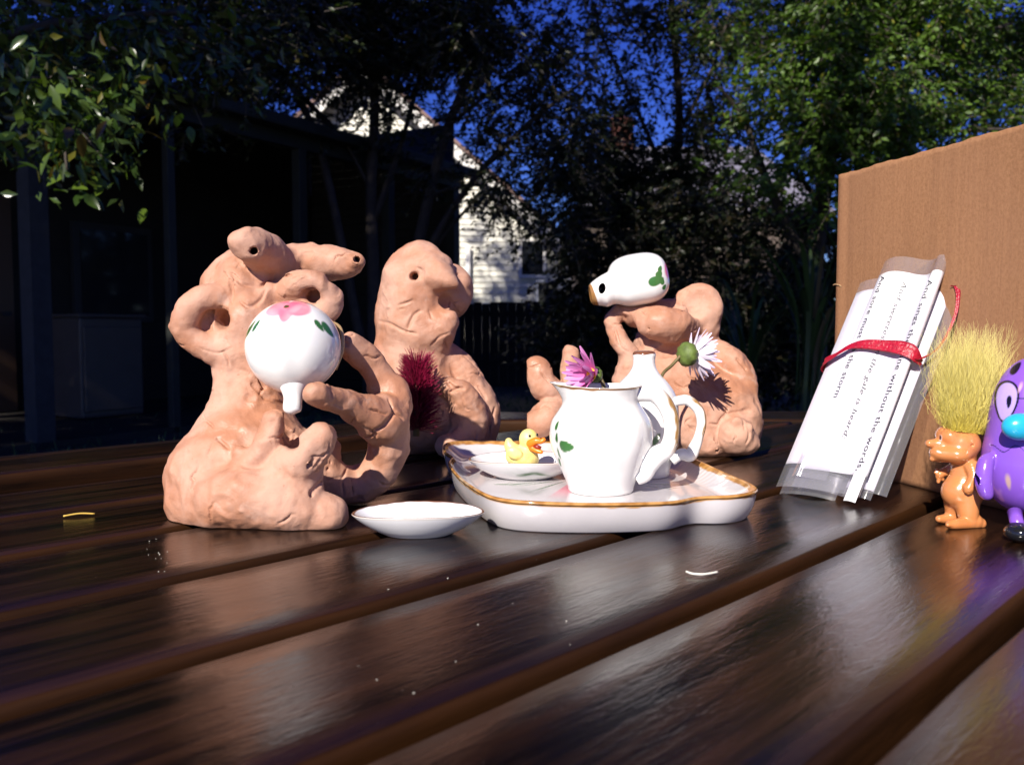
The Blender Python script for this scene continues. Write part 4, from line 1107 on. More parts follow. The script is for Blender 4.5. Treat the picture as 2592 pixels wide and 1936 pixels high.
C2F = [(1.15, .345), (1.5, .385), (1.95, .42), (2.4, .43), (2.85, .41), (3.3, .38), (3.72, .36), (4.05, .38), (4.3, .47), (4.55, .50), (4.78, .42), (4.86, .26), (4.72, .12)]
C3 = [(3.6, -.45), (4.3, -.3), (4.8, -.35), (5.05, -.55)]
C4 = [(3.2, -.65), (4.4, -.5), (5.2, -.55), (5.65, -.8)]
C2Q, C2S = arc(C2); C2FQ, _ = arc(C2F)
def c2_shift(s_, a):
    k = np.clip((1 - a) / .75, 0, 1) ** .8; w0 = np.array([np.interp(s_, C2S, C2Q[:, 0]), np.interp(s_, C2S, C2Q[:, 1])]); w1 = np.array([np.interp(s_, C2S, C2FQ[:, 0]), np.interp(s_, C2S, C2FQ[:, 1])])
    return (w1 - w0) * k
def film(curve, l0, l1, off, shift=None):
    q, s_ = arc(curve); t = np.gradient(q, axis=0); t /= np.linalg.norm(t, axis=1)[:, None]; nn = np.stack([-t[:, 1], t[:, 0]], 1); NL = 30
    V = []
    for i, (p, nv) in enumerate(zip(q, nn)):
        for j in range(NL + 1):
            a = j / NL; x = p + nv * off; sh = shift(s_[i], a) if shift else (0, 0); V.append(LP(x[0] + sh[0], x[1] + sh[1], l0 + (l1 - l0) * a))
    return mobj("laminate_film", V, grid_faces(len(q), NL + 1), M_FILM, scroll)
p1 = sheet("paper_strip", C1, 1.75, 12.75, M_PAPER); film(C1, .35, 13.45, .012)
p2 = sheet("paper_strip", C2, 1.45, 13.55, M_PAPER, shift=c2_shift); film(C2, .35, 14.5, .012, c2_shift)
p3 = sheet("paper_strip", C3, 1.0, 12.9, M_PAPER); film(C3, .5, 13.1, .02)
film(C4, .9, 13.9, .0)
film([(.1, -.5), (1.2, -.1), (2.4, 0), (3.4, -.3)], .1, 12.9, 0)
sheet("paper_tab", [(4.25, .50), (4.45, .58), (4.65, .56), (4.85, .42)], -.05, 1.5, M_PAPER, .0, .05)
film([(.95, .40), (1.3, .70), (1.6, .60), (2.1, .50), (2.9, .42)], .9, 2.3, 0)

_SER = {}
def text_mesh(txt, size, shear=0.0):
    cu = bpy.data.curves.new("poem_line", 'FONT'); cu.body = txt; cu.size = size; cu.shear = shear; cu.resolution_u = 3; cu.space_character = 1.06
    ob = bpy.data.objects.new("poem_line", cu); COL.objects.link(ob)
    dg = bpy.context.evaluated_depsgraph_get(); me = bpy.data.meshes.new_from_object(ob.evaluated_get(dg))
    bm = bmesh.new(); bm.from_mesh(me); bmesh.ops.triangulate(bm, faces=bm.faces[:])
    bmesh.ops.subdivide_edges(bm, edges=[e for e in bm.edges if e.calc_length() > .12], cuts=1)
    V = np.array([v.co[:] for v in bm.verts]); F = [[v.index for v in f.verts] for f in bm.faces]; bm.free()
    bpy.data.objects.remove(ob); bpy.data.meshes.remove(me); bpy.data.curves.remove(cu)
    return V, F
def print_line(txt, curve, s0, lt, length, size, shear=0.0, parent=None, tilt=0.0):
    V, F = text_mesh(txt, size, shear); k = length / V[:, 0].max()
    q, s_ = arc(curve, 30); t = np.gradient(q, axis=0); t /= np.linalg.norm(t, axis=1)[:, None]; nn = np.stack([-t[:, 1], t[:, 0]], 1)
    W = []; c2 = curve is C2
    for x, y, _ in V:
        ss = s0 + y + tilt * x * k; w = np.array([np.interp(ss, s_, q[:, 0]), np.interp(ss, s_, q[:, 1])]); n = np.array([np.interp(ss, s_, nn[:, 0]), np.interp(ss, s_, nn[:, 1])])
        l_ = lt - x * k; sh = c2_shift(ss, (l_ - 1.45) / 12.1) if c2 else (0, 0); W.append(LP(w[0] + n[0] * .03 + sh[0], w[1] + n[1] * .03 + sh[1], l_))
    mobj("printed_line", W, F, M_INK, parent, smooth=False)
print_line("And sore must be the storm", C2, .36, 13.35, 7.6, .44, 0, p2)
print_line("And sweetest in the gale is heard:", C2, 1.72, 13.0, 9.6, .40, .25, p2)
print_line("And sings the tune without the words,", C2, 3.35, 12.95, 11.3, .43, 0, p2)

M_RIB = pmat("crimson_satin_ribbon", (.42, .008, .03), .35, var=.4, vscale=500, bump=.6, bscale=700, spec=.6)
def ribbon(path, width, tw, name):
    path = catmull(path, 8); n = len(path); V = []
    ws = np.interp(np.linspace(0, 1, n), np.linspace(0, 1, len(width)), width); NW = 7
    tws = catmull(np.array(tw, float), max(2, n // (len(tw) - 1)))
    for sd in (0, .025):
        for i in range(n):
            a = tws[min(int(i * len(tws) / n), len(tws) - 1)]; a = a / np.linalg.norm(a)
            t = path[min(i + 1, n - 1)] - path[max(i - 1, 0)]; nv = np.cross(t, a); nv /= np.linalg.norm(nv) + 1e-9
            for j in range(NW):
                f = j / (NW - 1) - .5; rip = .03 * math.sin(j * 2.2 + i * .12)
                V.append(path[i] + a * ws[i] * f + nv * (rip + sd))
    g = grid_faces(n, NW); k = n * NW; F = [tuple(f) for f in g] + [tuple((f + k)[::-1]) for f in g]
    e = lambda i, j: i * NW + j
    for i in range(n - 1):
        for j in (0, NW - 1): F.append((e(i, j), e(i + 1, j), e(i + 1, j) + k, e(i, j) + k))
    mobj(name, V, F, M_RIB, scroll)
ribbon([LP(-.12, -.45, 7.9), LP(-.18, -.1, 7.95), LP(.05, .22, 8.05), LP(.7, .55, 8.3), LP(1.5, .80, 8.75), LP(2.3, .88, 8.85), LP(3.4, .82, 8.8), LP(4.2, .82, 8.7), LP(4.80, .72, 8.55), LP(5.05, .45, 8.4), LP(5.15, -.1, 8.3)],
       [.6, .6, .55, .44, .44, .56, .66, .78, .82, .72, .4], [EL, EL, EL * .9 - EN * .3, EL, EL, EL, EL], "ribbon_band")
ribbon([LP(4.95, .5, 8.2), LP(5.3, .2, 8.5), LP(5.75, 0, 9.2), LP(5.95, 0, 10.2), LP(6.0, .1, 11.3), LP(5.85, .2, 12.2), LP(5.6, .25, 12.75), LP(5.3, .25, 12.8)],
       [.3, .24, .18, .16, .17, .22, .3, .1], [EW, EW * .7 + EN * .5, EW, EW, EW], "ribbon_tail")

# ------------------------------------------------------------------ little doll with yellow hair
qz, qr, qpx = zoomer(2300, 780, 2.664, 39.8)
DC = qz(390, 1470, 39.8)
doll = root("troll_doll", (DC[0], DC[1], 0), "small naked orange plastic doll with tall fluffy yellow hair beside the purple toy", "doll")
M_SKIN = pmat("shiny_orange_plastic", rough=.22, vcol=True, coat=.35, coat_rough=.06, sss=.15, sss_r=(.004, .0015, .0006))
s = Sculpt(qz(90, 1480, 39.8) - [.1, 1.1, .35], qz(540, 720, 39.8) + [.1, 1.3, .1], .027)
E = lambda x, y, d, rx, ry, rz, k=.15, rot=(0, 0, 0): s.ell(qz(x, y, d), (qr(rx), qr(ry), qr(rz)), k, rot)
CH = lambda pts, k=.12: s.chain([(qz(x, y, d), qr(q)) for x, y, d, q in pts], k)
E(345, 915, 39.8, 130, 125, 118); E(260, 860, 39.8, 70, 95, 70, .2); E(240, 975, 39.8, 95, 95, 62, .2); E(330, 985, 39.4, 85, 80, 58, .2)
CH([(235, 925, 39.8, 60), (180, 915, 39.8, 36), (140, 913, 39.8, 27)], .1)
CH([(215, 985, 39.8, 55), (175, 1005, 39.8, 26), (160, 1015, 39.8, 18)], .08); CH([(170, 975, 39.8, 24), (200, 975, 39.8, 36)], .06)
E(425, 925, 39.2, 46, 18, 66, .06, (0, 12, 25)); E(425, 925, 40.5, 46, 18, 66, .06, (0, 12, -25))
CH([(365, 1010, 39.8, 75), (375, 1060, 39.8, 82), (380, 1150, 39.8, 98), (375, 1230, 39.8, 105)], .25)
E(318, 1240, 39.8, 92, 100, 100, .3); E(420, 1250, 39.8, 70, 95, 80, .3)
CH([(425, 1070, 39.25, 50), (440, 1130, 39.0, 38), (415, 1190, 38.95, 32), (402, 1215, 38.95, 34)], .08)
for k_, (x, y) in enumerate(((388, 1235), (402, 1245), (418, 1240), (385, 1205))): CH([(402, 1212, 38.95, 20), (x, y, 38.9, 12)], .04)
CH([(330, 1070, 40.3, 50), (270, 1095, 40.5, 36), (225, 1110, 40.5, 30), (210, 1120, 40.5, 30)], .08)
for (x, y) in ((190, 1090), (183, 1108), (195, 1140), (200, 1170), (230, 1155)): CH([(212, 1120, 40.5, 20), (x, y, 40.5, 12)], .04)
CH([(395, 1310, 39.5, 78), (400, 1380, 39.4, 66), (405, 1430, 39.35, 56)], .15); CH([(300, 1300, 40.1, 60), (295, 1370, 40.2, 48), (285, 1400, 40.2, 42)], .15)
CH([(440, 1440, 39.4, 52), (380, 1450, 39.2, 42), (315, 1455, 39.0, 36), (280, 1458, 38.95, 28)], .08); CH([(450, 1440, 39.4, 55), (480, 1450, 39.4, 40)], .08)
for i in range(4): CH([(290, 1458, 38.9 + .08 * i, 22), (264 + i * 5, 1460, 38.8 + .14 * i, 15)], .03)
CH([(300, 1415, 40.2, 40), (240, 1420, 40.1, 32), (205, 1420, 40.0, 24)], .08)
for (x, y, rr) in ((185, 905, .03), (430, 925, .07)): s.hole(*qpx(x, y), rr, .05, k=.06)
s.crack([qpx(170, 995), qpx(200, 1000), qpx(235, 990)], .03)
s.F = np.maximum(s.F, (.015 - s.ax[2])[None, None, :])
V, Q = s.mesh(); V = relax(V, Q, 1)
def project(V):
    """world cm -> photograph pixel"""
    x = V[:, 0]; y = V[:, 1]; z = V[:, 2] - CAM_H
    d = y * math.cos(PITCH) - z * math.sin(PITCH); u = y * math.sin(PITCH) + z * math.cos(PITCH)
    return CX + x / d * F_PX, CY - u / d * F_PX, d
C = np.tile(np.array((.54, .205, .07)), (len(V), 1)); nz = vnoise(V, 3, 1); C = blend(C, np.clip(.3 * nz, 0, .4), (.55, .18, .045))
u, v, dd = project(V); zx, zy = (u - 2300) * 2.664, (v - 780) * 2.664; fr_ = dd < 39.6
C = blend(C, stroke(zx, zy, (212, 875), 75, 26, 15, .3) * fr_, (.60, .42, .36)); C = blend(C, stroke(zx, zy, (211, 872), 80, 20, 10, .3) * fr_, (.05, .015, .015)); C = blend(C, stroke(zx, zy, (205, 968), 20, 22, 7, .4) * fr_, (.80, .62, .55))
mobj("body", V, Q, M_SKIN, doll, cols=C)
rng = np.random.default_rng(11); V = []; F = []; C = []; nh = 4600
for i in range(nh):
    a = rng.uniform(0, 2 * math.pi); rr = math.sqrt(rng.random()); bx, by = 372 + 128 * rr * math.cos(a), 39.85 + .78 * rr * math.sin(a)
    byy = 838 - 45 * (1 - rr * rr) + .12 * (bx - 372) * 1.0
    top = rng.choice([rng.uniform(120, 420), rng.uniform(300, 660)], p=[.34, .66]); f = (840 - top) / 640
    ex = 392 + (bx - 372) * (1.05 + .85 * f) + rng.normal(0, 58) + 40 * f; ed = 39.85 + (by - 39.85) * (1.2 + .8 * f) + rng.normal(0, .35)
    p0 = qz(bx, byy, by); p3 = qz(ex, top, ed); pm1 = p0 * .65 + p3 * .35 + rng.normal(0, .20, 3); pm2 = p0 * .32 + p3 * .68 + rng.normal(0, .26, 3); p3 = p3 + rng.normal(0, .25, 3)
    q = catmull([p0, pm1, pm2, p3], 4); q[1:-1] += rng.normal(0, .05, (len(q) - 2, 3))
    n0 = len(V); w = rng.uniform(.004, .008); m_ = len(q); col = np.array((.80, .66, .10)) * rng.uniform(.75, 1.15); tipc = np.array((.85, .76, .30)) * rng.uniform(.8, 1.1)
    th = rng.uniform(0, 6.28); sa = np.array([math.cos(th), math.sin(th), 0]); sb = np.array([-math.sin(th), math.cos(th), .2])
    for j, p in enumerate(q):
        ww = w * (1 - .6 * j / m_); V += [p + sa * ww, p - .5 * sa * ww + .87 * sb * ww, p - .5 * sa * ww - .87 * sb * ww]; C += [col * (1 - j / m_) + tipc * j / m_] * 3
    for j in range(m_ - 1):
        F += [(n0 + 3 * j + k_, n0 + 3 * j + (k_ + 1) % 3, n0 + 3 * j + 3 + (k_ + 1) % 3, n0 + 3 * j + 3 + k_) for k_ in range(3)]
o = mobj("hair", V, np.array(F), pmat("yellow_fluffy_hair", rough=.55, vcol=True, spec=.3), doll, cols=np.array(C)); o["kind"] = "stuff"

# ------------------------------------------------------------------ purple toy at the right edge
TCX = qz(815, 1350, 38.6); toy = root("purple_toy", (TCX[0], TCX[1], 0), "glossy purple egg shaped toy with round eye and turquoise nose, cut by the frame", "toy")
M_TOY = pmat("glossy_purple_plastic", rough=.2, vcol=True, coat=.4, coat_rough=.05)
s = Sculpt(qz(420, 1480, 38.6) - [.1, 2.2, 0], qz(1110, 220, 38.6) + [.6, 2.4, .2], .045)
E2 = lambda x, y, d, rx, ry, rz, k=.2, rot=(0, 0, 0): s.ell(qz(x, y, d), (qr(rx, d), qr(ry, d), qr(rz, d)), k, rot)
E2(815, 1090, 38.6, 292, 268, 300, .4); E2(820, 800, 38.6, 265, 235, 470, .9)
s.chain([(qz(560, 985, 38.2), qr(20)), (qz(520, 1040, 38.1), qr(48)), (qz(505, 1150, 38.0), qr(52)), (qz(520, 1240, 38.0), qr(45)), (qz(545, 1270, 38.0), qr(20))], .12)
s.ell(qz(458, 1163, 37.9), (qr(27),) * 3, .06)
s.F = np.maximum(s.F, (.92 - s.ax[2])[None, None, :])
V, Q = s.mesh(); V = relax(V, Q, 2)
C = np.tile(np.array((.20, .08, .50)), (len(V), 1)); u, v, dd = project(V); zx, zy = (u - 2300) * 2.664, (v - 780) * 2.664; fr_ = dd < 39.0
C = blend(C, stroke(zx, zy, (657, 630), 97, 146, 72, .03) * fr_, (.006, .005, .01)); C = blend(C, stroke(zx, zy, (657, 630), 97, 132, 60, .06) * fr_, (.40, .30, .70)); C = blend(C, stroke(zx, zy, (676, 632), 97, 48, 16, .2) * fr_, (.006, .005, .012))
C = blend(C, stroke(zx, zy, (722, 405), -50, 60, 22, .2) * fr_, (.012, .006, .012))
C = blend(C, np.clip((6 - np.abs(zy - (608 + .04 * (zx - 730)))) / 3, 0, 1) * (zx > 728) * (zx < 800) * fr_, (.01, .008, .02))
C = blend(C, np.clip((5 - np.abs(zy - (945 - 22 * np.cos((zx - 560) / 26) + .02 * (zx - 560)))) / 3, 0, 1) * (zx > 552) * (zx < 1000) * fr_ * (zy > 890), (.02, .01, .06))
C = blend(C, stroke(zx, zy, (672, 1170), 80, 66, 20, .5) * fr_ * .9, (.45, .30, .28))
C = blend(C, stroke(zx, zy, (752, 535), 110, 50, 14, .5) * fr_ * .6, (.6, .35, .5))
mobj("body", V, Q, M_TOY, toy, cols=C)
hp_ = None
blob("nose", qz(752, 800, 36.95), qr(112), qr(75), qr(86), pmat("turquoise_plastic", (.02, .36, .60), .25, coat=.3), toy, 20)
M_SHOEB = pmat("glossy_black_plastic", (.01, .01, .012), .12, coat=.6)
for x, d in ((745, 36.5), (980, 36.9)):
    sh = blob("shoe", np.array([qz(x, 1400, d)[0], qz(x, 1400, d)[1], .42]), .55, .62, .42, M_SHOEB, toy, 16)
    c0 = np.array([qz(x, 1400, d)[0], qz(x, 1400, d)[1], .42]); blob("toe_cap", c0 + [.22, -.14, .04], .46, .52, .36, pmat("glossy_white_plastic", (.8, .8, .8), .12, coat=.6), sh, 14)
    V, F = tube([c0 + [.15, .3, .1], c0 + [.45, 1.1, .62]], [.26, .3], 14); mobj("leg", V, F, pmat("purple_plastic_leg", (.20, .08, .50), .25), toy)
# ------------------------------------------------------------------ litter on the table
M_STRAW = pmat("dry_straw", (.55, .36, .06), .6); M_WHT = pmat("pale_fibre", (.75, .72, .62), .6)
a, b = ground(160, 1306, .12), ground(240, 1300, .12)
V, F = tube(catmull([a, (a + b) / 2 + [0, .05, .06], b], 6), .045, 6); o = mobj("grass_blade", V, F, M_STRAW, loc=a); tag(o, "short yellow dry grass blade on the slats left of the left creature", "straw")
q = [ground(x, y, .12) for x, y in ((1737, 1446), (1752, 1451), (1775, 1453), (1795, 1451), (1816, 1447))]
V, F = tube(catmull(q, 6), .04, 6); o = mobj("fibre", V, F, M_WHT, loc=q[0]); tag(o, "short pale curled fibre lying on the slat in front of the tray", "fibre")
q = [ground(x, y, .1) for x, y in ((392, 1410), (388, 1420), (396, 1432), (400, 1442))]
rng = random.Random(6); MB = []
for i in range(22):
    t = rng.random(); c = ground(385 + 40 * t + rng.gauss(0, 12), 1385 + 70 * t + rng.gauss(0, 16), .02) if i < 12 else ground(rng.uniform(900, 1500), rng.uniform(1420, 1760), .02)
    r_ = rng.uniform(.008, .022); MB.append((np.array([(-1, -1, 0), (1, -.8, 0), (.9, 1, 0), (-1, .9, 0), (-.5, -.5, .7), (.5, -.4, .8), (.4, .5, .7), (-.5, .5, .8)]) * r_ + c, [(0, 1, 5, 4), (1, 2, 6, 5), (2, 3, 7, 6), (3, 0, 4, 7), (4, 5, 6, 7)]))
V, F = join(*MB); o = mobj("crumbs", V, F, M_WHT, smooth=False); tag(o, "scattered pale crumbs and dust specks on the dark slats", "crumbs", kind="stuff")
# ------------------------------------------------------------------ garden and houses behind the table (metres)
GZ = -0.75
def PM(px, py, d): return P(px, py, d * 100) * .01
def ground_mat():
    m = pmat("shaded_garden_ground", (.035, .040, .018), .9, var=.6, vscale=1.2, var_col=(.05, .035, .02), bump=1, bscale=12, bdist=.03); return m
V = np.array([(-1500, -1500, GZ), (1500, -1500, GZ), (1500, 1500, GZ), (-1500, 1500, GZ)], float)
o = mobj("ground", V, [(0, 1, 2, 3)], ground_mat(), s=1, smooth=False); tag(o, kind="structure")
rng = np.random.default_rng(2)
n = 16000; gx = rng.uniform(-5, 9, n); gy = rng.uniform(1.2, 13, n); a = rng.uniform(0, 6.28, n); hgt = rng.uniform(.03, .09, n)
b0 = np.stack([gx, gy, np.full(n, GZ)], 1); dx = np.stack([np.cos(a), np.sin(a), 0 * a], 1) * .006; tip = b0 + np.stack([rng.normal(0, .03, n), rng.normal(0, .03, n), hgt], 1)
V = np.stack([b0 - dx, b0 + dx, tip], 1).reshape(-1, 3); F = np.arange(3 * n).reshape(-1, 3)
o = mobj("lawn_grass", V, F, pmat("grass_blades", (.045, .085, .02), .6), s=1, smooth=False); tag(o, "short dark grass on the shaded garden ground", "grass", kind="stuff")

def mbox(name, x0, x1, y0, y1, z0, z1, mat, parent, bev=0, M=None):
    V, F = box(x0, x1, y0, y1, z0, z1, bev)
    if M is not None: V = np.array([M(*v) for v in V])
    return mobj(name, V, F, mat, parent, smooth=False, s=1)

# --- dark verandah on the left
E0 = np.array([-2.4, 7.4]); EA = np.array([.512, .859]); EI = np.array([-.859, .512]); EZ = 1.9
def vp(s_, i, z): return np.array([E0[0] + EA[0] * s_ + EI[0] * i, E0[1] + EA[1] * s_ + EI[1] * i, z])
ver = root("verandah", vp(0, 1.2, GZ), "deep shaded wooden verandah with low roof behind the left creature", "building", s=1)
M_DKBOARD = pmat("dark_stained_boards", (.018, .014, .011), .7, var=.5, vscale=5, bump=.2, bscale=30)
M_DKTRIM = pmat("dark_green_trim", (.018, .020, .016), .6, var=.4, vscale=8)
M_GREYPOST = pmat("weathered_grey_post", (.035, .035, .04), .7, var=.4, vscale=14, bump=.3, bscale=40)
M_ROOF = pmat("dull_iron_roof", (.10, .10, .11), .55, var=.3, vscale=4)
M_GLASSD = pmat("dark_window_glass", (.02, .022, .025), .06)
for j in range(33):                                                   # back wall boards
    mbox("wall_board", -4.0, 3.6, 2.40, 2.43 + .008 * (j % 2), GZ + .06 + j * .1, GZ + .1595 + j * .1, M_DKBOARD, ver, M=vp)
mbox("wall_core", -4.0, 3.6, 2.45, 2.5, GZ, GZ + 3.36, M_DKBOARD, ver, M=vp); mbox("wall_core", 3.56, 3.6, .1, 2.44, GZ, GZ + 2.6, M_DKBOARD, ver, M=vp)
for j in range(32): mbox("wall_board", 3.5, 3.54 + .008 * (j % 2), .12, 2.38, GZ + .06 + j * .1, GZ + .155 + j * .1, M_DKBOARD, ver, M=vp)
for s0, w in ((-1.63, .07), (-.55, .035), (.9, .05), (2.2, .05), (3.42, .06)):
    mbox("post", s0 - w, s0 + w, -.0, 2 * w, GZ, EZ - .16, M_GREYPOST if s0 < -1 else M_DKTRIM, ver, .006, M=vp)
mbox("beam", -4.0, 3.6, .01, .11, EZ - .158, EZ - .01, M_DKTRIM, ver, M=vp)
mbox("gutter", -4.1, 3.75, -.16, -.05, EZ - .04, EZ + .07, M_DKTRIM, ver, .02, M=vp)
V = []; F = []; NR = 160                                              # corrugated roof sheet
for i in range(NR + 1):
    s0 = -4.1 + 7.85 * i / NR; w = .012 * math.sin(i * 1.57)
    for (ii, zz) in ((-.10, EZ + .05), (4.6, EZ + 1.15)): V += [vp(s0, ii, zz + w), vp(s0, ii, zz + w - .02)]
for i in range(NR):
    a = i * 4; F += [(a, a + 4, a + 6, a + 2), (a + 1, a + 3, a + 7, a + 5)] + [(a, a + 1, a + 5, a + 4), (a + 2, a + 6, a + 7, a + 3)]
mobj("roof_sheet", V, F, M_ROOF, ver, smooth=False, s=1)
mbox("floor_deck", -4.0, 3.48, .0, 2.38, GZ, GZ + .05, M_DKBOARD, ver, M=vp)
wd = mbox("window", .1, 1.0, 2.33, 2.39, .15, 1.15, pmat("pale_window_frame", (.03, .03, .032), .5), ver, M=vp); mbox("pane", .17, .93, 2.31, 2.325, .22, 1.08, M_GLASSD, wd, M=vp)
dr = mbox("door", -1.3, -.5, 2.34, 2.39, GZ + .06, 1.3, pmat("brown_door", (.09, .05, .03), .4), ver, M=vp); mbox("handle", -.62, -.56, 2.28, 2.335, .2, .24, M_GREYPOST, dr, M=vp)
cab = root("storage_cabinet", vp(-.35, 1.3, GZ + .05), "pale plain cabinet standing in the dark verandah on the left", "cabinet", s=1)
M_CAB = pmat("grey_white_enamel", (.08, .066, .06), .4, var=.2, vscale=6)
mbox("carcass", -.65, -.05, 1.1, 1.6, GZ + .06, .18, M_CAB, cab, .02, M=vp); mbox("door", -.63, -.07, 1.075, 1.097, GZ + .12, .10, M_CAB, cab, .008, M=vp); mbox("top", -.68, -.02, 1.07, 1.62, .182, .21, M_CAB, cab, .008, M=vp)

# --- white weatherboard house
HY = 16.0
house = root("weatherboard_house", (-1.5, HY + 3, GZ), "white weatherboard house with steep gable seen through the dark trees", "house", s=1)
M_WB = pmat("cream_white_weatherboard", (.74, .72, .62), .55, var=.12, vscale=3)
M_BARGE = pmat("white_barge_board", (.72, .70, .66), .5); M_TERR = pmat("terracotta_edge", (.20, .12, .10), .7, var=.3, vscale=8)
AX, AZ, SL = -2.66, 4.69, .866
def xr(z): return min(AX + (AZ - z) / SL, 1.05)
def xl(z): return max(AX - (AZ - z) / SL, -5.0)
BHT = .105
for j in range(60):
    z0 = GZ + .1 + j * BHT; z1 = z0 + BHT
    if z0 > AZ - .12: break
    if z1 < -.1: continue
    a0, a1, b0_, b1 = xl(z0), xr(z0), xl(z1), xr(min(z1, AZ - .02))
    V = np.array([(a0, HY - .028, z0), (a1, HY - .028, z0), (b1, HY - .006, z1), (b0_, HY - .006, z1), (a0, HY + .02, z0), (a1, HY + .02, z0), (b1, HY + .02, z1), (b0_, HY + .02, z1)])
    mobj("weatherboard", V, [(0, 1, 2, 3), (4, 7, 6, 5), (0, 4, 5, 1), (3, 2, 6, 7), (0, 3, 7, 4), (1, 5, 6, 2)], M_WB, house, smooth=False, s=1)
def slab(name, p0, p1, w, th, y0, y1, mat):
    """sloping slab in the x-z plane from p0 to p1, width w below the line"""
    d = np.array(p1) - np.array(p0); d = d / np.linalg.norm(d); nrm = np.array([-d[1], d[0]]) * (1 if d[0] > 0 else -1)
    q = [np.array(p0) + nrm * th, np.array(p1) + nrm * th, np.array(p1) - nrm * w, np.array(p0) - nrm * w]
    V = [(x, y, z) for y in (y0, y1) for x, z in q]
    mobj(name, V, [(0, 3, 2, 1), (4, 5, 6, 7), (0, 1, 5, 4), (1, 2, 6, 5), (2, 3, 7, 6), (3, 0, 4, 7)], mat, house, smooth=False, s=1)
ER = (1.35, AZ - (1.35 - AX) * SL); ELF = (-5.4, AZ - (AX + 5.4) * SL)
slab("barge_board", (AX, AZ), ER, .12, .06, HY - .36, HY - .31, M_BARGE); slab("barge_board", (AX, AZ), ELF, .12, .06, HY - .36, HY - .31, M_BARGE)
slab("roof_slope", (AX, AZ + .02), ER, -.06, .12, HY - .42, HY + 7, M_TERR); slab("roof_slope", (AX, AZ + .02), ELF, -.06, .12, HY - .42, HY + 7, M_TERR)
mbox("side_wall", 1.0, 1.04, HY + .03, HY + 6.5, GZ, 1.4, M_WB, house)
wn_ = mbox("window", .12, .62, HY - .09, HY - .03, 1.0, 1.72, M_BARGE, house); mbox("pane", .18, .56, HY - .10, HY - .092, 1.06, 1.66, M_GLASSD, wn_)
V, F = tube([(-.80, HY - .1, 1.55), (-.80, HY - .1, GZ)], .05, 10); mobj("downpipe", V, F, M_BARGE, house, s=1)
mbox("corner_trim", .96, 1.07, HY - .055, HY - .029, GZ, 1.45, M_BARGE, house)
ac = mbox("heat_pump", .42, .95, HY - .45, HY - .12, .45, .95, pmat("grey_blue_unit", (.30, .32, .38), .5), house, .02); mbox("grille", .47, .80, HY - .462, HY - .452, .5, .9, M_DKTRIM, ac)

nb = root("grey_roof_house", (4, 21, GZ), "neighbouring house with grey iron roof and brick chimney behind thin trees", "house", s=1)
M_GREYROOF = pmat("grey_lilac_iron_roof", (.20, .19, .23), .45, var=.2, vscale=1.5)
mbox("wall", 1.6, 6.6, 19.0, 24, GZ, 2.5, pmat("shade_darkened_wall", (.10, .075, .06), .8, var=.3, vscale=2), nb)  # wall colour made dark to stand in for the shade it lies in
V = [(1.3, 18.6, 2.55), (6.9, 18.6, 2.55), (6.9, 24.4, 2.55), (1.3, 24.4, 2.55), (2.4, 21.5, 4.5), (5.9, 21.5, 4.5)]
mobj("roof", V, [(0, 1, 5, 4), (2, 3, 4, 5), (1, 2, 5), (3, 0, 4), (0, 3, 2, 1)], M_GREYROOF, nb, smooth=False, s=1)
M_BRICK = pmat("red_brick", (.14, .045, .03), .85, var=.4, vscale=10)
for j in range(9):
    for i in range(2): mbox("brick", 2.42 + .27 * i - (.0 if j % 2 else .03), 2.67 + .27 * i - (.0 if j % 2 else .03), 21.3, 21.75, 4.05 + .125 * j, 4.165 + .125 * j, M_BRICK, nb)
mbox("chimney_core", 2.42, 2.90, 21.32, 21.73, 3.9, 5.17, pmat("mortar", (.3, .28, .25), .9), nb)
wn2 = mbox("window", 2.6, 3.4, 18.93, 18.99, 1.0, 2.1, M_BARGE, nb); mbox("pane", 2.68, 3.32, 18.91, 18.925, 1.08, 2.02, M_GLASSD, wn2)

# --- paling fence
fence = root("paling_fence", (4, 12.5, GZ), "dark timber paling fence across the end of the garden", "fence", s=1)
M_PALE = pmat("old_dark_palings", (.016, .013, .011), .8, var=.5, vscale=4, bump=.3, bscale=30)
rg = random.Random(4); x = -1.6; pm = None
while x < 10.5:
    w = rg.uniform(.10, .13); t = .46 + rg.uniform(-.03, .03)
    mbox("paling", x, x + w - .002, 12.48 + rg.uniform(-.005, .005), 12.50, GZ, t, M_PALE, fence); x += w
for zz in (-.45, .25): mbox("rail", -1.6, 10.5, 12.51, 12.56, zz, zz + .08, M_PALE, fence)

# ------------------------------------------------------------------ trees
M_LEAF = leaf_mat("foliage", .42, .3); M_LEAFG = leaf_mat("glossy_foliage", .24, .25, .5)
M_BARK = pmat("dark_bark", (.055, .042, .032), .85, var=.5, vscale=12, bump=.8, bscale=25, bdist=.02)
M_TWIG = pmat("grey_twig", (.10, .08, .065), .8)
def unit(v): return v / (np.linalg.norm(v, axis=-1, keepdims=True) + 1e-9)
def leaf_tris(pos, ax, nr, L, W):
    sd = unit(np.cross(nr, ax)); up = unit(np.cross(ax, sd)); L = L[:, None]; W = W[:, None]
    m = pos + ax * L * .45
    V = np.stack([pos, m + sd * W + up * W * .25, pos + ax * L - up * L * .08, m - sd * W + up * W * .25], 1).reshape(-1, 3)
    i = np.arange(len(pos))[:, None] * 4
    F = np.concatenate([i + [0, 1, 2], i + [0, 2, 3]], 0)
    return V, F
def leaf_cols(n, rng, base, var=.35, warm=.1):
    c = np.tile(np.array(base, float), (n, 1)) * rng.uniform(1 - var, 1 + var, (n, 1))
    k = rng.random(n) < warm; c[k] *= np.array([1.9, 1.1, .7]); return np.repeat(c, 4, 0)
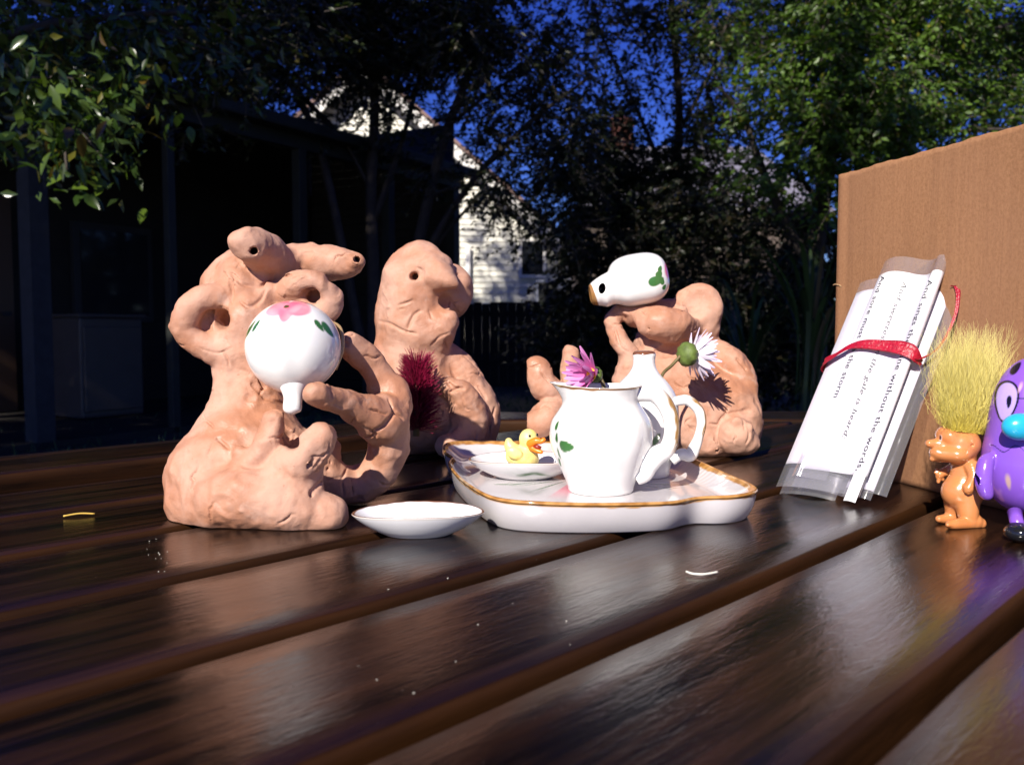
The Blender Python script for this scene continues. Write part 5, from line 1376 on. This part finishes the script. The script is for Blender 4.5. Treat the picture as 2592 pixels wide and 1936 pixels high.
def sprays(rng, centers, radii, n_spray, per, slen, L, W, droop=.3, flat=.6):
    """leaf sprays: short twigs with leaves in a flattened fan around each clump centre"""
    pos = []; ax = []; nr = []; tw = []
    for c, r in zip(centers, radii):
        for _ in range(max(1, int(n_spray * r.mean() ** 2))):
            d = unit(rng.normal(size=3)); p0 = c + d * r * rng.random() ** .4
            t = unit(d * np.array([1, 1, .4]) + np.array([0, 0, -droop]) + rng.normal(0, .35, 3)); l = slen * rng.uniform(.5, 1.3)
            tw.append(np.stack([p0, p0 + t * l * .5 + [0, 0, -.02 * l], p0 + t * l + [0, 0, -.15 * l * droop]]))
            u = rng.random(per); pp = p0 + t * l * u[:, None] + rng.normal(0, .015, (per, 3))
            sd = unit(np.cross(t, [0, 0, 1.0])); s_ = rng.choice([-1, 1], per)[:, None]
            a = unit(t * .6 + sd * s_ * rng.uniform(.4, 1.1, (per, 1)) + rng.normal(0, .25, (per, 3)) + [0, 0, -.15])
            pos.append(pp); ax.append(a); nr.append(unit(rng.normal(0, flat, (per, 3)) + [0, 0, 1]))
    pos = np.concatenate(pos); ax = np.concatenate(ax); nr = np.concatenate(nr); n = len(pos)
    return pos, ax, nr, rng.uniform(.7, 1.3, n) * L, rng.uniform(.7, 1.3, n) * W, tw
def twig_mesh(tw, r, n=4):
    T = np.array(tw); K, m = T.shape[:2]; t = unit(T[:, -1] - T[:, 0]); a = unit(np.cross(t, [.3, .2, .9])); b = np.cross(t, a)
    V = []
    for j in range(m):
        rr = r * (1 - .6 * j / (m - 1))
        for k_ in range(n): V.append(T[:, j] + rr * (math.cos(2 * math.pi * k_ / n) * a + math.sin(2 * math.pi * k_ / n) * b))
    V = np.stack(V, 1).reshape(-1, 3); f = []
    for j in range(m - 1):
        for k_ in range(n): f.append((j * n + k_, j * n + (k_ + 1) % n, (j + 1) * n + (k_ + 1) % n, (j + 1) * n + k_))
    F = (np.arange(K)[:, None, None] * (m * n) + np.array(f)[None]).reshape(-1, 4); return V, F
def branches(paths):
    return join(*[tube(catmull(p, 5), np.linspace(r0, r1, (len(p) - 1) * 5 + 1), 7) for p, r0, r1 in paths])
def tree(name, label, base, limbs, centers, radii, n_spray, per, slen, L, W, col, seed, droop=.3, twig_r=.006, mat=None, group=None, warm=.08, cat="tree", flat=.6):
    rng = np.random.default_rng(seed); rt = root(name, base, label, cat, group, s=1)
    if limbs: V, F = branches(limbs); mobj("trunk", V, F, M_BARK, rt, s=1)
    pos, ax, nr, LL, WW, tw = sprays(rng, centers, radii, n_spray, per, slen, L, W, droop, flat)
    V, F = leaf_tris(pos, ax, nr, LL, WW); mobj("crown", V, F, mat or M_LEAF, rt, cols=leaf_cols(len(pos), rng, col, .4, warm), s=1, smooth=False)
    if twig_r: V, F = twig_mesh(tw, twig_r); o = mobj("twigs", V, F, M_TWIG, rt, s=1); o["kind"] = "stuff"
    return rt
R3 = lambda x, y, z: np.array([x, y, z])

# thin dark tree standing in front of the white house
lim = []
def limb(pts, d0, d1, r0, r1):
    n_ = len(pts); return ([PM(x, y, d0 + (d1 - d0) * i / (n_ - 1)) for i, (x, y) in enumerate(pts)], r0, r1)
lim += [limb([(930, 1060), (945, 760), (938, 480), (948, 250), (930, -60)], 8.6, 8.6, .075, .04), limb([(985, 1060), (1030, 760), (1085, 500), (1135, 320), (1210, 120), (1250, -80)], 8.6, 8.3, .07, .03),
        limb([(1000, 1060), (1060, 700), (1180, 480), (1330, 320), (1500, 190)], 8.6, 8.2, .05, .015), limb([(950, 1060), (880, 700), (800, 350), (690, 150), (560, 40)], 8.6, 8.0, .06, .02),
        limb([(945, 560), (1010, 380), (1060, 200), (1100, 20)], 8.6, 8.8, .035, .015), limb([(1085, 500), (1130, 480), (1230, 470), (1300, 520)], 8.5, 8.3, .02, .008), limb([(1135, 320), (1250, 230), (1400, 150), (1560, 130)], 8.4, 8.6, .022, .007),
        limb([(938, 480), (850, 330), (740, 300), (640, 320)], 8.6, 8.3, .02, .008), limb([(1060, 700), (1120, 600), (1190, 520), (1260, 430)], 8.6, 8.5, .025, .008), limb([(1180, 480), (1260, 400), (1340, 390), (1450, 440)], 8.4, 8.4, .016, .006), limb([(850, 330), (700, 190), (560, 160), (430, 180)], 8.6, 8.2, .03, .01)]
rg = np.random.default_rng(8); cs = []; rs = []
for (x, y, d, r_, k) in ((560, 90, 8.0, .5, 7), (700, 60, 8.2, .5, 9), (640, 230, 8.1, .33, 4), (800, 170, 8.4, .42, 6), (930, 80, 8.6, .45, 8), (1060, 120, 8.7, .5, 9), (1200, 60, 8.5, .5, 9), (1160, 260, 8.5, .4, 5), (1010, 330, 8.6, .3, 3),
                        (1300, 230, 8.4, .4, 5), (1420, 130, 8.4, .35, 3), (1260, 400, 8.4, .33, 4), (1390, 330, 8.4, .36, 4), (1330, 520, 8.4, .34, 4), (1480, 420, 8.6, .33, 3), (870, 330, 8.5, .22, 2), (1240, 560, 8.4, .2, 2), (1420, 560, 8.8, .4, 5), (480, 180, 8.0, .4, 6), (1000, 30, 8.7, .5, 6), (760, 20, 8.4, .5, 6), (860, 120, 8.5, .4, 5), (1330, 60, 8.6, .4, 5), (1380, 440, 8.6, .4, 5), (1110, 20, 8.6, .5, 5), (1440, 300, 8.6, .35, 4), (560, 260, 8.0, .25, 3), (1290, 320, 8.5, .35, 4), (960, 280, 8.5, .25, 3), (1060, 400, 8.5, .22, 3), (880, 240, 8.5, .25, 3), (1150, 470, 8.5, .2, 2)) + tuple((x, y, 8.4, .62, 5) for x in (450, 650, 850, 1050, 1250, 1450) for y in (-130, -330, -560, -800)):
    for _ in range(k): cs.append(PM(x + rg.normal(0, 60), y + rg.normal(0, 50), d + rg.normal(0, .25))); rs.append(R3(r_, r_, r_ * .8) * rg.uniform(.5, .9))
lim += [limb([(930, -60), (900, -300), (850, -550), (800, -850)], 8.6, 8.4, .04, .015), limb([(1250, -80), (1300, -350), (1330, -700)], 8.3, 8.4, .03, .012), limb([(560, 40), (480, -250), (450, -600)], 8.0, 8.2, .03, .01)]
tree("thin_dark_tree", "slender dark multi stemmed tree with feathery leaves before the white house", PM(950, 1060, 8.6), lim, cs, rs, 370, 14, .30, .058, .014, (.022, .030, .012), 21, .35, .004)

# dense sunlit tree on the right
lim = [limb([(2080, 1060), (2060, 700), (2100, 400), (2150, 150), (2200, -100)], 7.6, 7.4, .10, .04), limb([(2060, 700), (1950, 480), (1880, 300), (1800, 200)], 7.5, 7.0, .05, .01), limb([(2100, 400), (2260, 250), (2400, 120), (2560, 60)], 7.5, 7.2, .045, .012),
       limb([(2080, 520), (1990, 420), (1900, 450), (1820, 490)], 7.4, 6.8, .025, .006), limb([(2110, 380), (2300, 360), (2450, 330), (2600, 330)], 7.4, 7.0, .03, .008)]
cs = []; rs = []
for (x, y, d, r_, k) in ((2200, 60, 7.2, .5, 12), (2050, 120, 7.0, .45, 10), (2380, 90, 7.3, .5, 9), (2300, 250, 7.0, .45, 10), (2120, 270, 6.8, .45, 11), (1960, 200, 7.1, .35, 5), (2200, 400, 6.9, .42, 9), (2040, 390, 6.8, .36, 8), (1930, 440, 6.8, .25, 5), (2360, 330, 7.0, .4, 6), (2480, 300, 7.3, .4, 4),
                        (1870, 470, 6.8, .14, 2), (1835, 330, 7.0, .13, 2), (1875, 260, 7.0, .16, 3), (1800, 375, 7.0, .10, 1), (2100, -40, 7.2, .5, 7), (2330, -40, 7.3, .5, 7), (1880, 60, 7.4, .4, 4), (2120, 470, 7.0, .3, 4), (2500, 80, 7.6, .4, 3), (2560, 200, 8.2, .5, 7), (2500, 120, 8.4, .5, 7), (2580, 60, 8.4, .5, 6), (2560, 310, 8.0, .4, 5)) + tuple((x, y, 7.3, .55, 5) for x in (2050, 2250, 2450, 2650) for y in (-150, -350, -560)):
    for _ in range(k): cs.append(PM(x + rg.normal(0, 45), y + rg.normal(0, 40), d + rg.normal(0, .3))); rs.append(R3(r_, r_, r_ * .75) * rg.uniform(.45, .8))
tree("leafy_green_tree", "dense leafy tree with sunlit bright green sprays above the cardboard box", PM(2080, 1060, 7.6), lim, cs, rs, 330, 16, .26, .055, .016, (.075, .135, .02), 22, .55, .003, warm=.06)

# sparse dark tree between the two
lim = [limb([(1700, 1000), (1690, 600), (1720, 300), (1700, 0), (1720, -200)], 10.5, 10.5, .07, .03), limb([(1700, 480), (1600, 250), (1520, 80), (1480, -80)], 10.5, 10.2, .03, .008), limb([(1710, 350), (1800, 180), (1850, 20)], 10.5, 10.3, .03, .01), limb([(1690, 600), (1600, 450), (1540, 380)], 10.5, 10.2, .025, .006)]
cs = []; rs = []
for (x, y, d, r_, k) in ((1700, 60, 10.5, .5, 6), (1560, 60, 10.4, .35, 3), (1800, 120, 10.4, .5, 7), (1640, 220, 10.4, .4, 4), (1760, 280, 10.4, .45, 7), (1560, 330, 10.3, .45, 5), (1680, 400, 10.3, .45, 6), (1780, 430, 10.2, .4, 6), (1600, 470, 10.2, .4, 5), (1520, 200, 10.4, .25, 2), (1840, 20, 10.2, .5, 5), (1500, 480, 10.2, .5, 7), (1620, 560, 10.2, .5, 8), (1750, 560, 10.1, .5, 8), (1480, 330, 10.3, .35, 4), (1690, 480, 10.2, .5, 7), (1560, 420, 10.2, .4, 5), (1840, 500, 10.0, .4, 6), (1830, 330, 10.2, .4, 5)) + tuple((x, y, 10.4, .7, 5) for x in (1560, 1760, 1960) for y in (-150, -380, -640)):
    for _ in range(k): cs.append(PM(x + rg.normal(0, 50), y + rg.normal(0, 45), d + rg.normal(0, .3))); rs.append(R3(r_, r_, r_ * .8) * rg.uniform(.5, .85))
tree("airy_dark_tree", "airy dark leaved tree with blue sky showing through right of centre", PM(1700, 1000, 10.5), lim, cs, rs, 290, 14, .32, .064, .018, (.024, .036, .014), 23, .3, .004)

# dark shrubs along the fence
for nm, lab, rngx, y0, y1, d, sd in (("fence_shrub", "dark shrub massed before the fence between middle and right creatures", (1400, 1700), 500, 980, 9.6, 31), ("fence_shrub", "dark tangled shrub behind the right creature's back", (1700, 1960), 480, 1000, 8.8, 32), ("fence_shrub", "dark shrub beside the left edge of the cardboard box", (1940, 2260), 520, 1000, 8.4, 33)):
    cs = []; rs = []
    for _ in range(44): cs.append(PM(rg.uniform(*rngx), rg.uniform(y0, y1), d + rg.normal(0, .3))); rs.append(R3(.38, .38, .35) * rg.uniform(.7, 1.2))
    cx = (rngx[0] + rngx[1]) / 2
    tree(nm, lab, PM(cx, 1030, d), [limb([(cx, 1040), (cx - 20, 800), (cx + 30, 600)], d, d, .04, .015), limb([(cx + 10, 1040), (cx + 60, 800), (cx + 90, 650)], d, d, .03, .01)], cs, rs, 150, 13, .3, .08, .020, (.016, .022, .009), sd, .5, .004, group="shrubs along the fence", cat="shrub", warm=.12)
# strap leaved plants
def strap_plant(px, py, d, n_, h_, seed, label):
    rng = np.random.default_rng(seed); b = PM(px, py, d); rt = root("strap_leaf_plant", b, label, "plant", "strap leaved plants", s=1)
    for i in range(n_):
        a = rng.uniform(0, 6.28); l = h_ * rng.uniform(.6, 1.15); o_ = np.array([math.cos(a), math.sin(a), 0]) * l * rng.uniform(.15, .6); w = rng.uniform(.008, .018)
        q = catmull([b + rng.normal(0, .05, 3) * [1, 1, 0], b + o_ * .25 + [0, 0, l * .55], b + o_ * .75 + [0, 0, l * .85], b + o_ * 1.25 + [0, 0, l * (.75 + .2 * rng.random())]], 5)
        sd = np.array([-math.sin(a), math.cos(a), 0]); m_ = len(q); ws = w * np.sin(np.linspace(.5, math.pi - .05, m_))
        V = np.concatenate([q + sd * ws[:, None], q - [0, 0, .004], q - sd * ws[:, None]]); g = np.arange(m_ - 1)
        F = np.concatenate([np.stack([g, g + 1, m_ + g + 1, m_ + g], 1), np.stack([m_ + g, m_ + g + 1, 2 * m_ + g + 1, 2 * m_ + g], 1)])
        c = np.array((.045, .075, .02)) * rng.uniform(.5, 1.6)
        if rng.random() < .18: c = np.array((.16, .12, .06)) * rng.uniform(.6, 1.2)
        mobj("leaf_blade", V, F, M_LEAF, rt, s=1, cols=np.tile(c, (3 * m_, 1)))
strap_plant(2050, 1050, 5.6, 46, 1.15, 41, "strap leaved plant with arching blades just left of the box"); strap_plant(1890, 1060, 6.2, 40, 1.0, 42, "strap leaved plant in shade behind the right creature's shoulder"); strap_plant(2180, 1040, 6.0, 36, 1.3, 43, "tall strap leaved plant mostly hidden by the cardboard box")

# overhanging branch with large glossy leaves, upper left
ob = root("overhanging_branch", (-3.2, 2.2, GZ), "leafy branch with big glossy leaves hanging into the upper left", "tree", s=1)
paths = [limb([(-260, 200), (-60, 120), (140, 60), (330, 40), (470, 30)], 2.3, 2.3, .018, .006), limb([(-60, 120), (60, 200), (150, 320), (170, 430)], 2.3, 2.1, .008, .003), limb([(140, 60), (300, 130), (330, 190)], 2.3, 2.2, .006, .002), limb([(-60, 110), (40, 40), (120, -40)], 2.3, 2.4, .008, .003), limb([(330, 40), (480, 110), (610, 150)], 2.3, 2.5, .006, .002),
         limb([(100, 260), (200, 330), (260, 400)], 2.15, 2.1, .004, .002), limb([(60, 200), (180, 200), (290, 260)], 2.2, 2.15, .004, .002), ([R3(-3.2, 2.2, GZ), R3(-3.15, 2.2, 0), R3(-2.9, 2.25, .7), PM(-260, 200, 2.3)], .09, .02)]
V, F = branches(paths); mobj("limb", V, F, M_BARK, ob, s=1)
rng = np.random.default_rng(77); pos = []
for p, r0, r1 in paths[:7]:
    q = catmull(p, 12)
    for k in range(230): c = q[rng.integers(len(q))]; pos.append(c + rng.normal(0, .062, 3) * [1.1, 1.2, .9])
pos = np.array(pos); n = len(pos); ax = unit(rng.normal(0, 1, (n, 3)) * [1, 1, .6] + [.3, -.2, -.7]); nr = unit(rng.normal(0, .7, (n, 3)) + [0, -.4, .9])
LL = rng.uniform(.032, .062, n); order = np.argsort(-LL / pos[:, 1]); big = order[:300]; rest = order[300:]
def big_leaf():
    V = []; C = []
    for i, (t, w) in enumerate(((0, .0), (.12, .09), (.35, .19), (.6, .19), (.82, .11), (1, .0))):
        for j in (-1, 0, 1): V.append((t, j * w, .10 * abs(j) * w * 3 - .16 * t * t))
    return np.array(V), grid_faces(6, 3)
BV, BFc = big_leaf(); lms = []
for c in ((.025, .050, .010), (.045, .085, .012), (.075, .12, .014), (.10, .065, .012)):
    me = mesh_data("leaf", BV, BFc, True, np.tile(np.array(c), (len(BV), 1))); me.materials.append(M_LEAFG); lms.append(me)
off = Vector(OFF[ob.name])
for i in big:
    x = Vector(ax[i]); z = Vector(nr[i]); y = z.cross(x).normalized(); z = x.cross(y)
    o = bpy.data.objects.new("leaf", lms[int(rng.choice(4, p=[.36, .36, .18, .10]))]); COL.objects.link(o); o.parent = ob
    o.matrix_local = Matrix.Translation(Vector(pos[i]) - off) @ Matrix((x, y, z)).transposed().to_4x4() @ Matrix.Scale(float(LL[i]), 4)
V, F = leaf_tris(pos[rest], ax[rest], nr[rest], LL[rest] * .95, LL[rest] * .2); o = mobj("foliage", V, F, M_LEAFG, ob, cols=leaf_cols(len(rest), rng, (.045, .075, .016), .5, .1), s=1); o["kind"] = "stuff"

# dark foliage higher in the same corner, farther back
cs = []; rs = []
for (x, y, d, r_, k) in ((330, 120, 4.6, .28, 7), (480, 60, 4.8, .3, 9), (240, 260, 4.5, .22, 5), (600, 40, 5.0, .25, 5), (150, 60, 4.5, .3, 7), (40, 180, 4.4, .3, 6), (420, 230, 4.7, .18, 4), (60, 350, 4.4, .2, 3), (560, 180, 4.9, .2, 3)) + tuple((x, y, 4.7, .38, 5) for x in (-100, 150, 400) for y in (-150, -420, -700)):
    for _ in range(k): cs.append(PM(x + rg.normal(0, 55), y + rg.normal(0, 40), d + rg.normal(0, .2))); rs.append(R3(r_, r_, r_ * .8) * rg.uniform(.5, .9))
tree("corner_tree", "dark leafy tree crown behind the glossy branch in the upper left", (-3.0, 4.6, GZ), [([R3(-3.0, 4.6, GZ), R3(-2.95, 4.6, .4), PM(-150, 150, 4.6)], .10, .06), limb([(-150, 150), (100, 120), (330, 90), (560, 40)], 4.6, 4.8, .04, .008), limb([(-150, 150), (60, 220), (240, 280)], 4.6, 4.5, .03, .006)], cs, rs, 420, 14, .2, .05, .014, (.026, .038, .014), 25, .4, .003)

# unseen trees added behind the photographer to cast shade over the far end
def added_shade_tree(name, label, base, cs, rs, seed, ns=10, L=.22, W=.07):
    tp = np.mean(cs, 0)
    return tree(name, label, base, [([np.array(base), np.array(base) * [1, 1, 0] + [0, 0, 2.0], np.array([base[0] * .6 + tp[0] * .4, base[1] * .6 + tp[1] * .4, tp[2] * .6]), tp], .28, .10)], cs, rs, ns, 14, .7, L, W, (.05, .085, .02), seed, .3, .012)
rg = np.random.default_rng(50); cs = []; rs = []
for _ in range(95):
    cs.append(R3(rg.uniform(-9.5, -3.6), rg.uniform(-5.0, 0.5), rg.uniform(5.2, 13.5))); rs.append(R3(1, 1, .8) * rg.uniform(.6, 1.0))
added_shade_tree("added_shade_tree", "tall unseen tree added behind the camera to shade the far garden", (-7.5, -3.5, GZ), cs, rs, 51, 26, .24, .07)
cs = []; rs = []
for _ in range(60):
    cs.append(R3(rg.uniform(-3.4, 2.2), rg.uniform(-3.6, -.6), rg.uniform(4.8, 7.0))); rs.append(R3(1, 1, .8) * rg.uniform(.6, .9))
added_shade_tree("added_shade_tree", "broad unseen tree added behind the camera to shade the lower right garden", (2.8, -4.0, GZ), cs, rs, 52, 26, .24, .07)
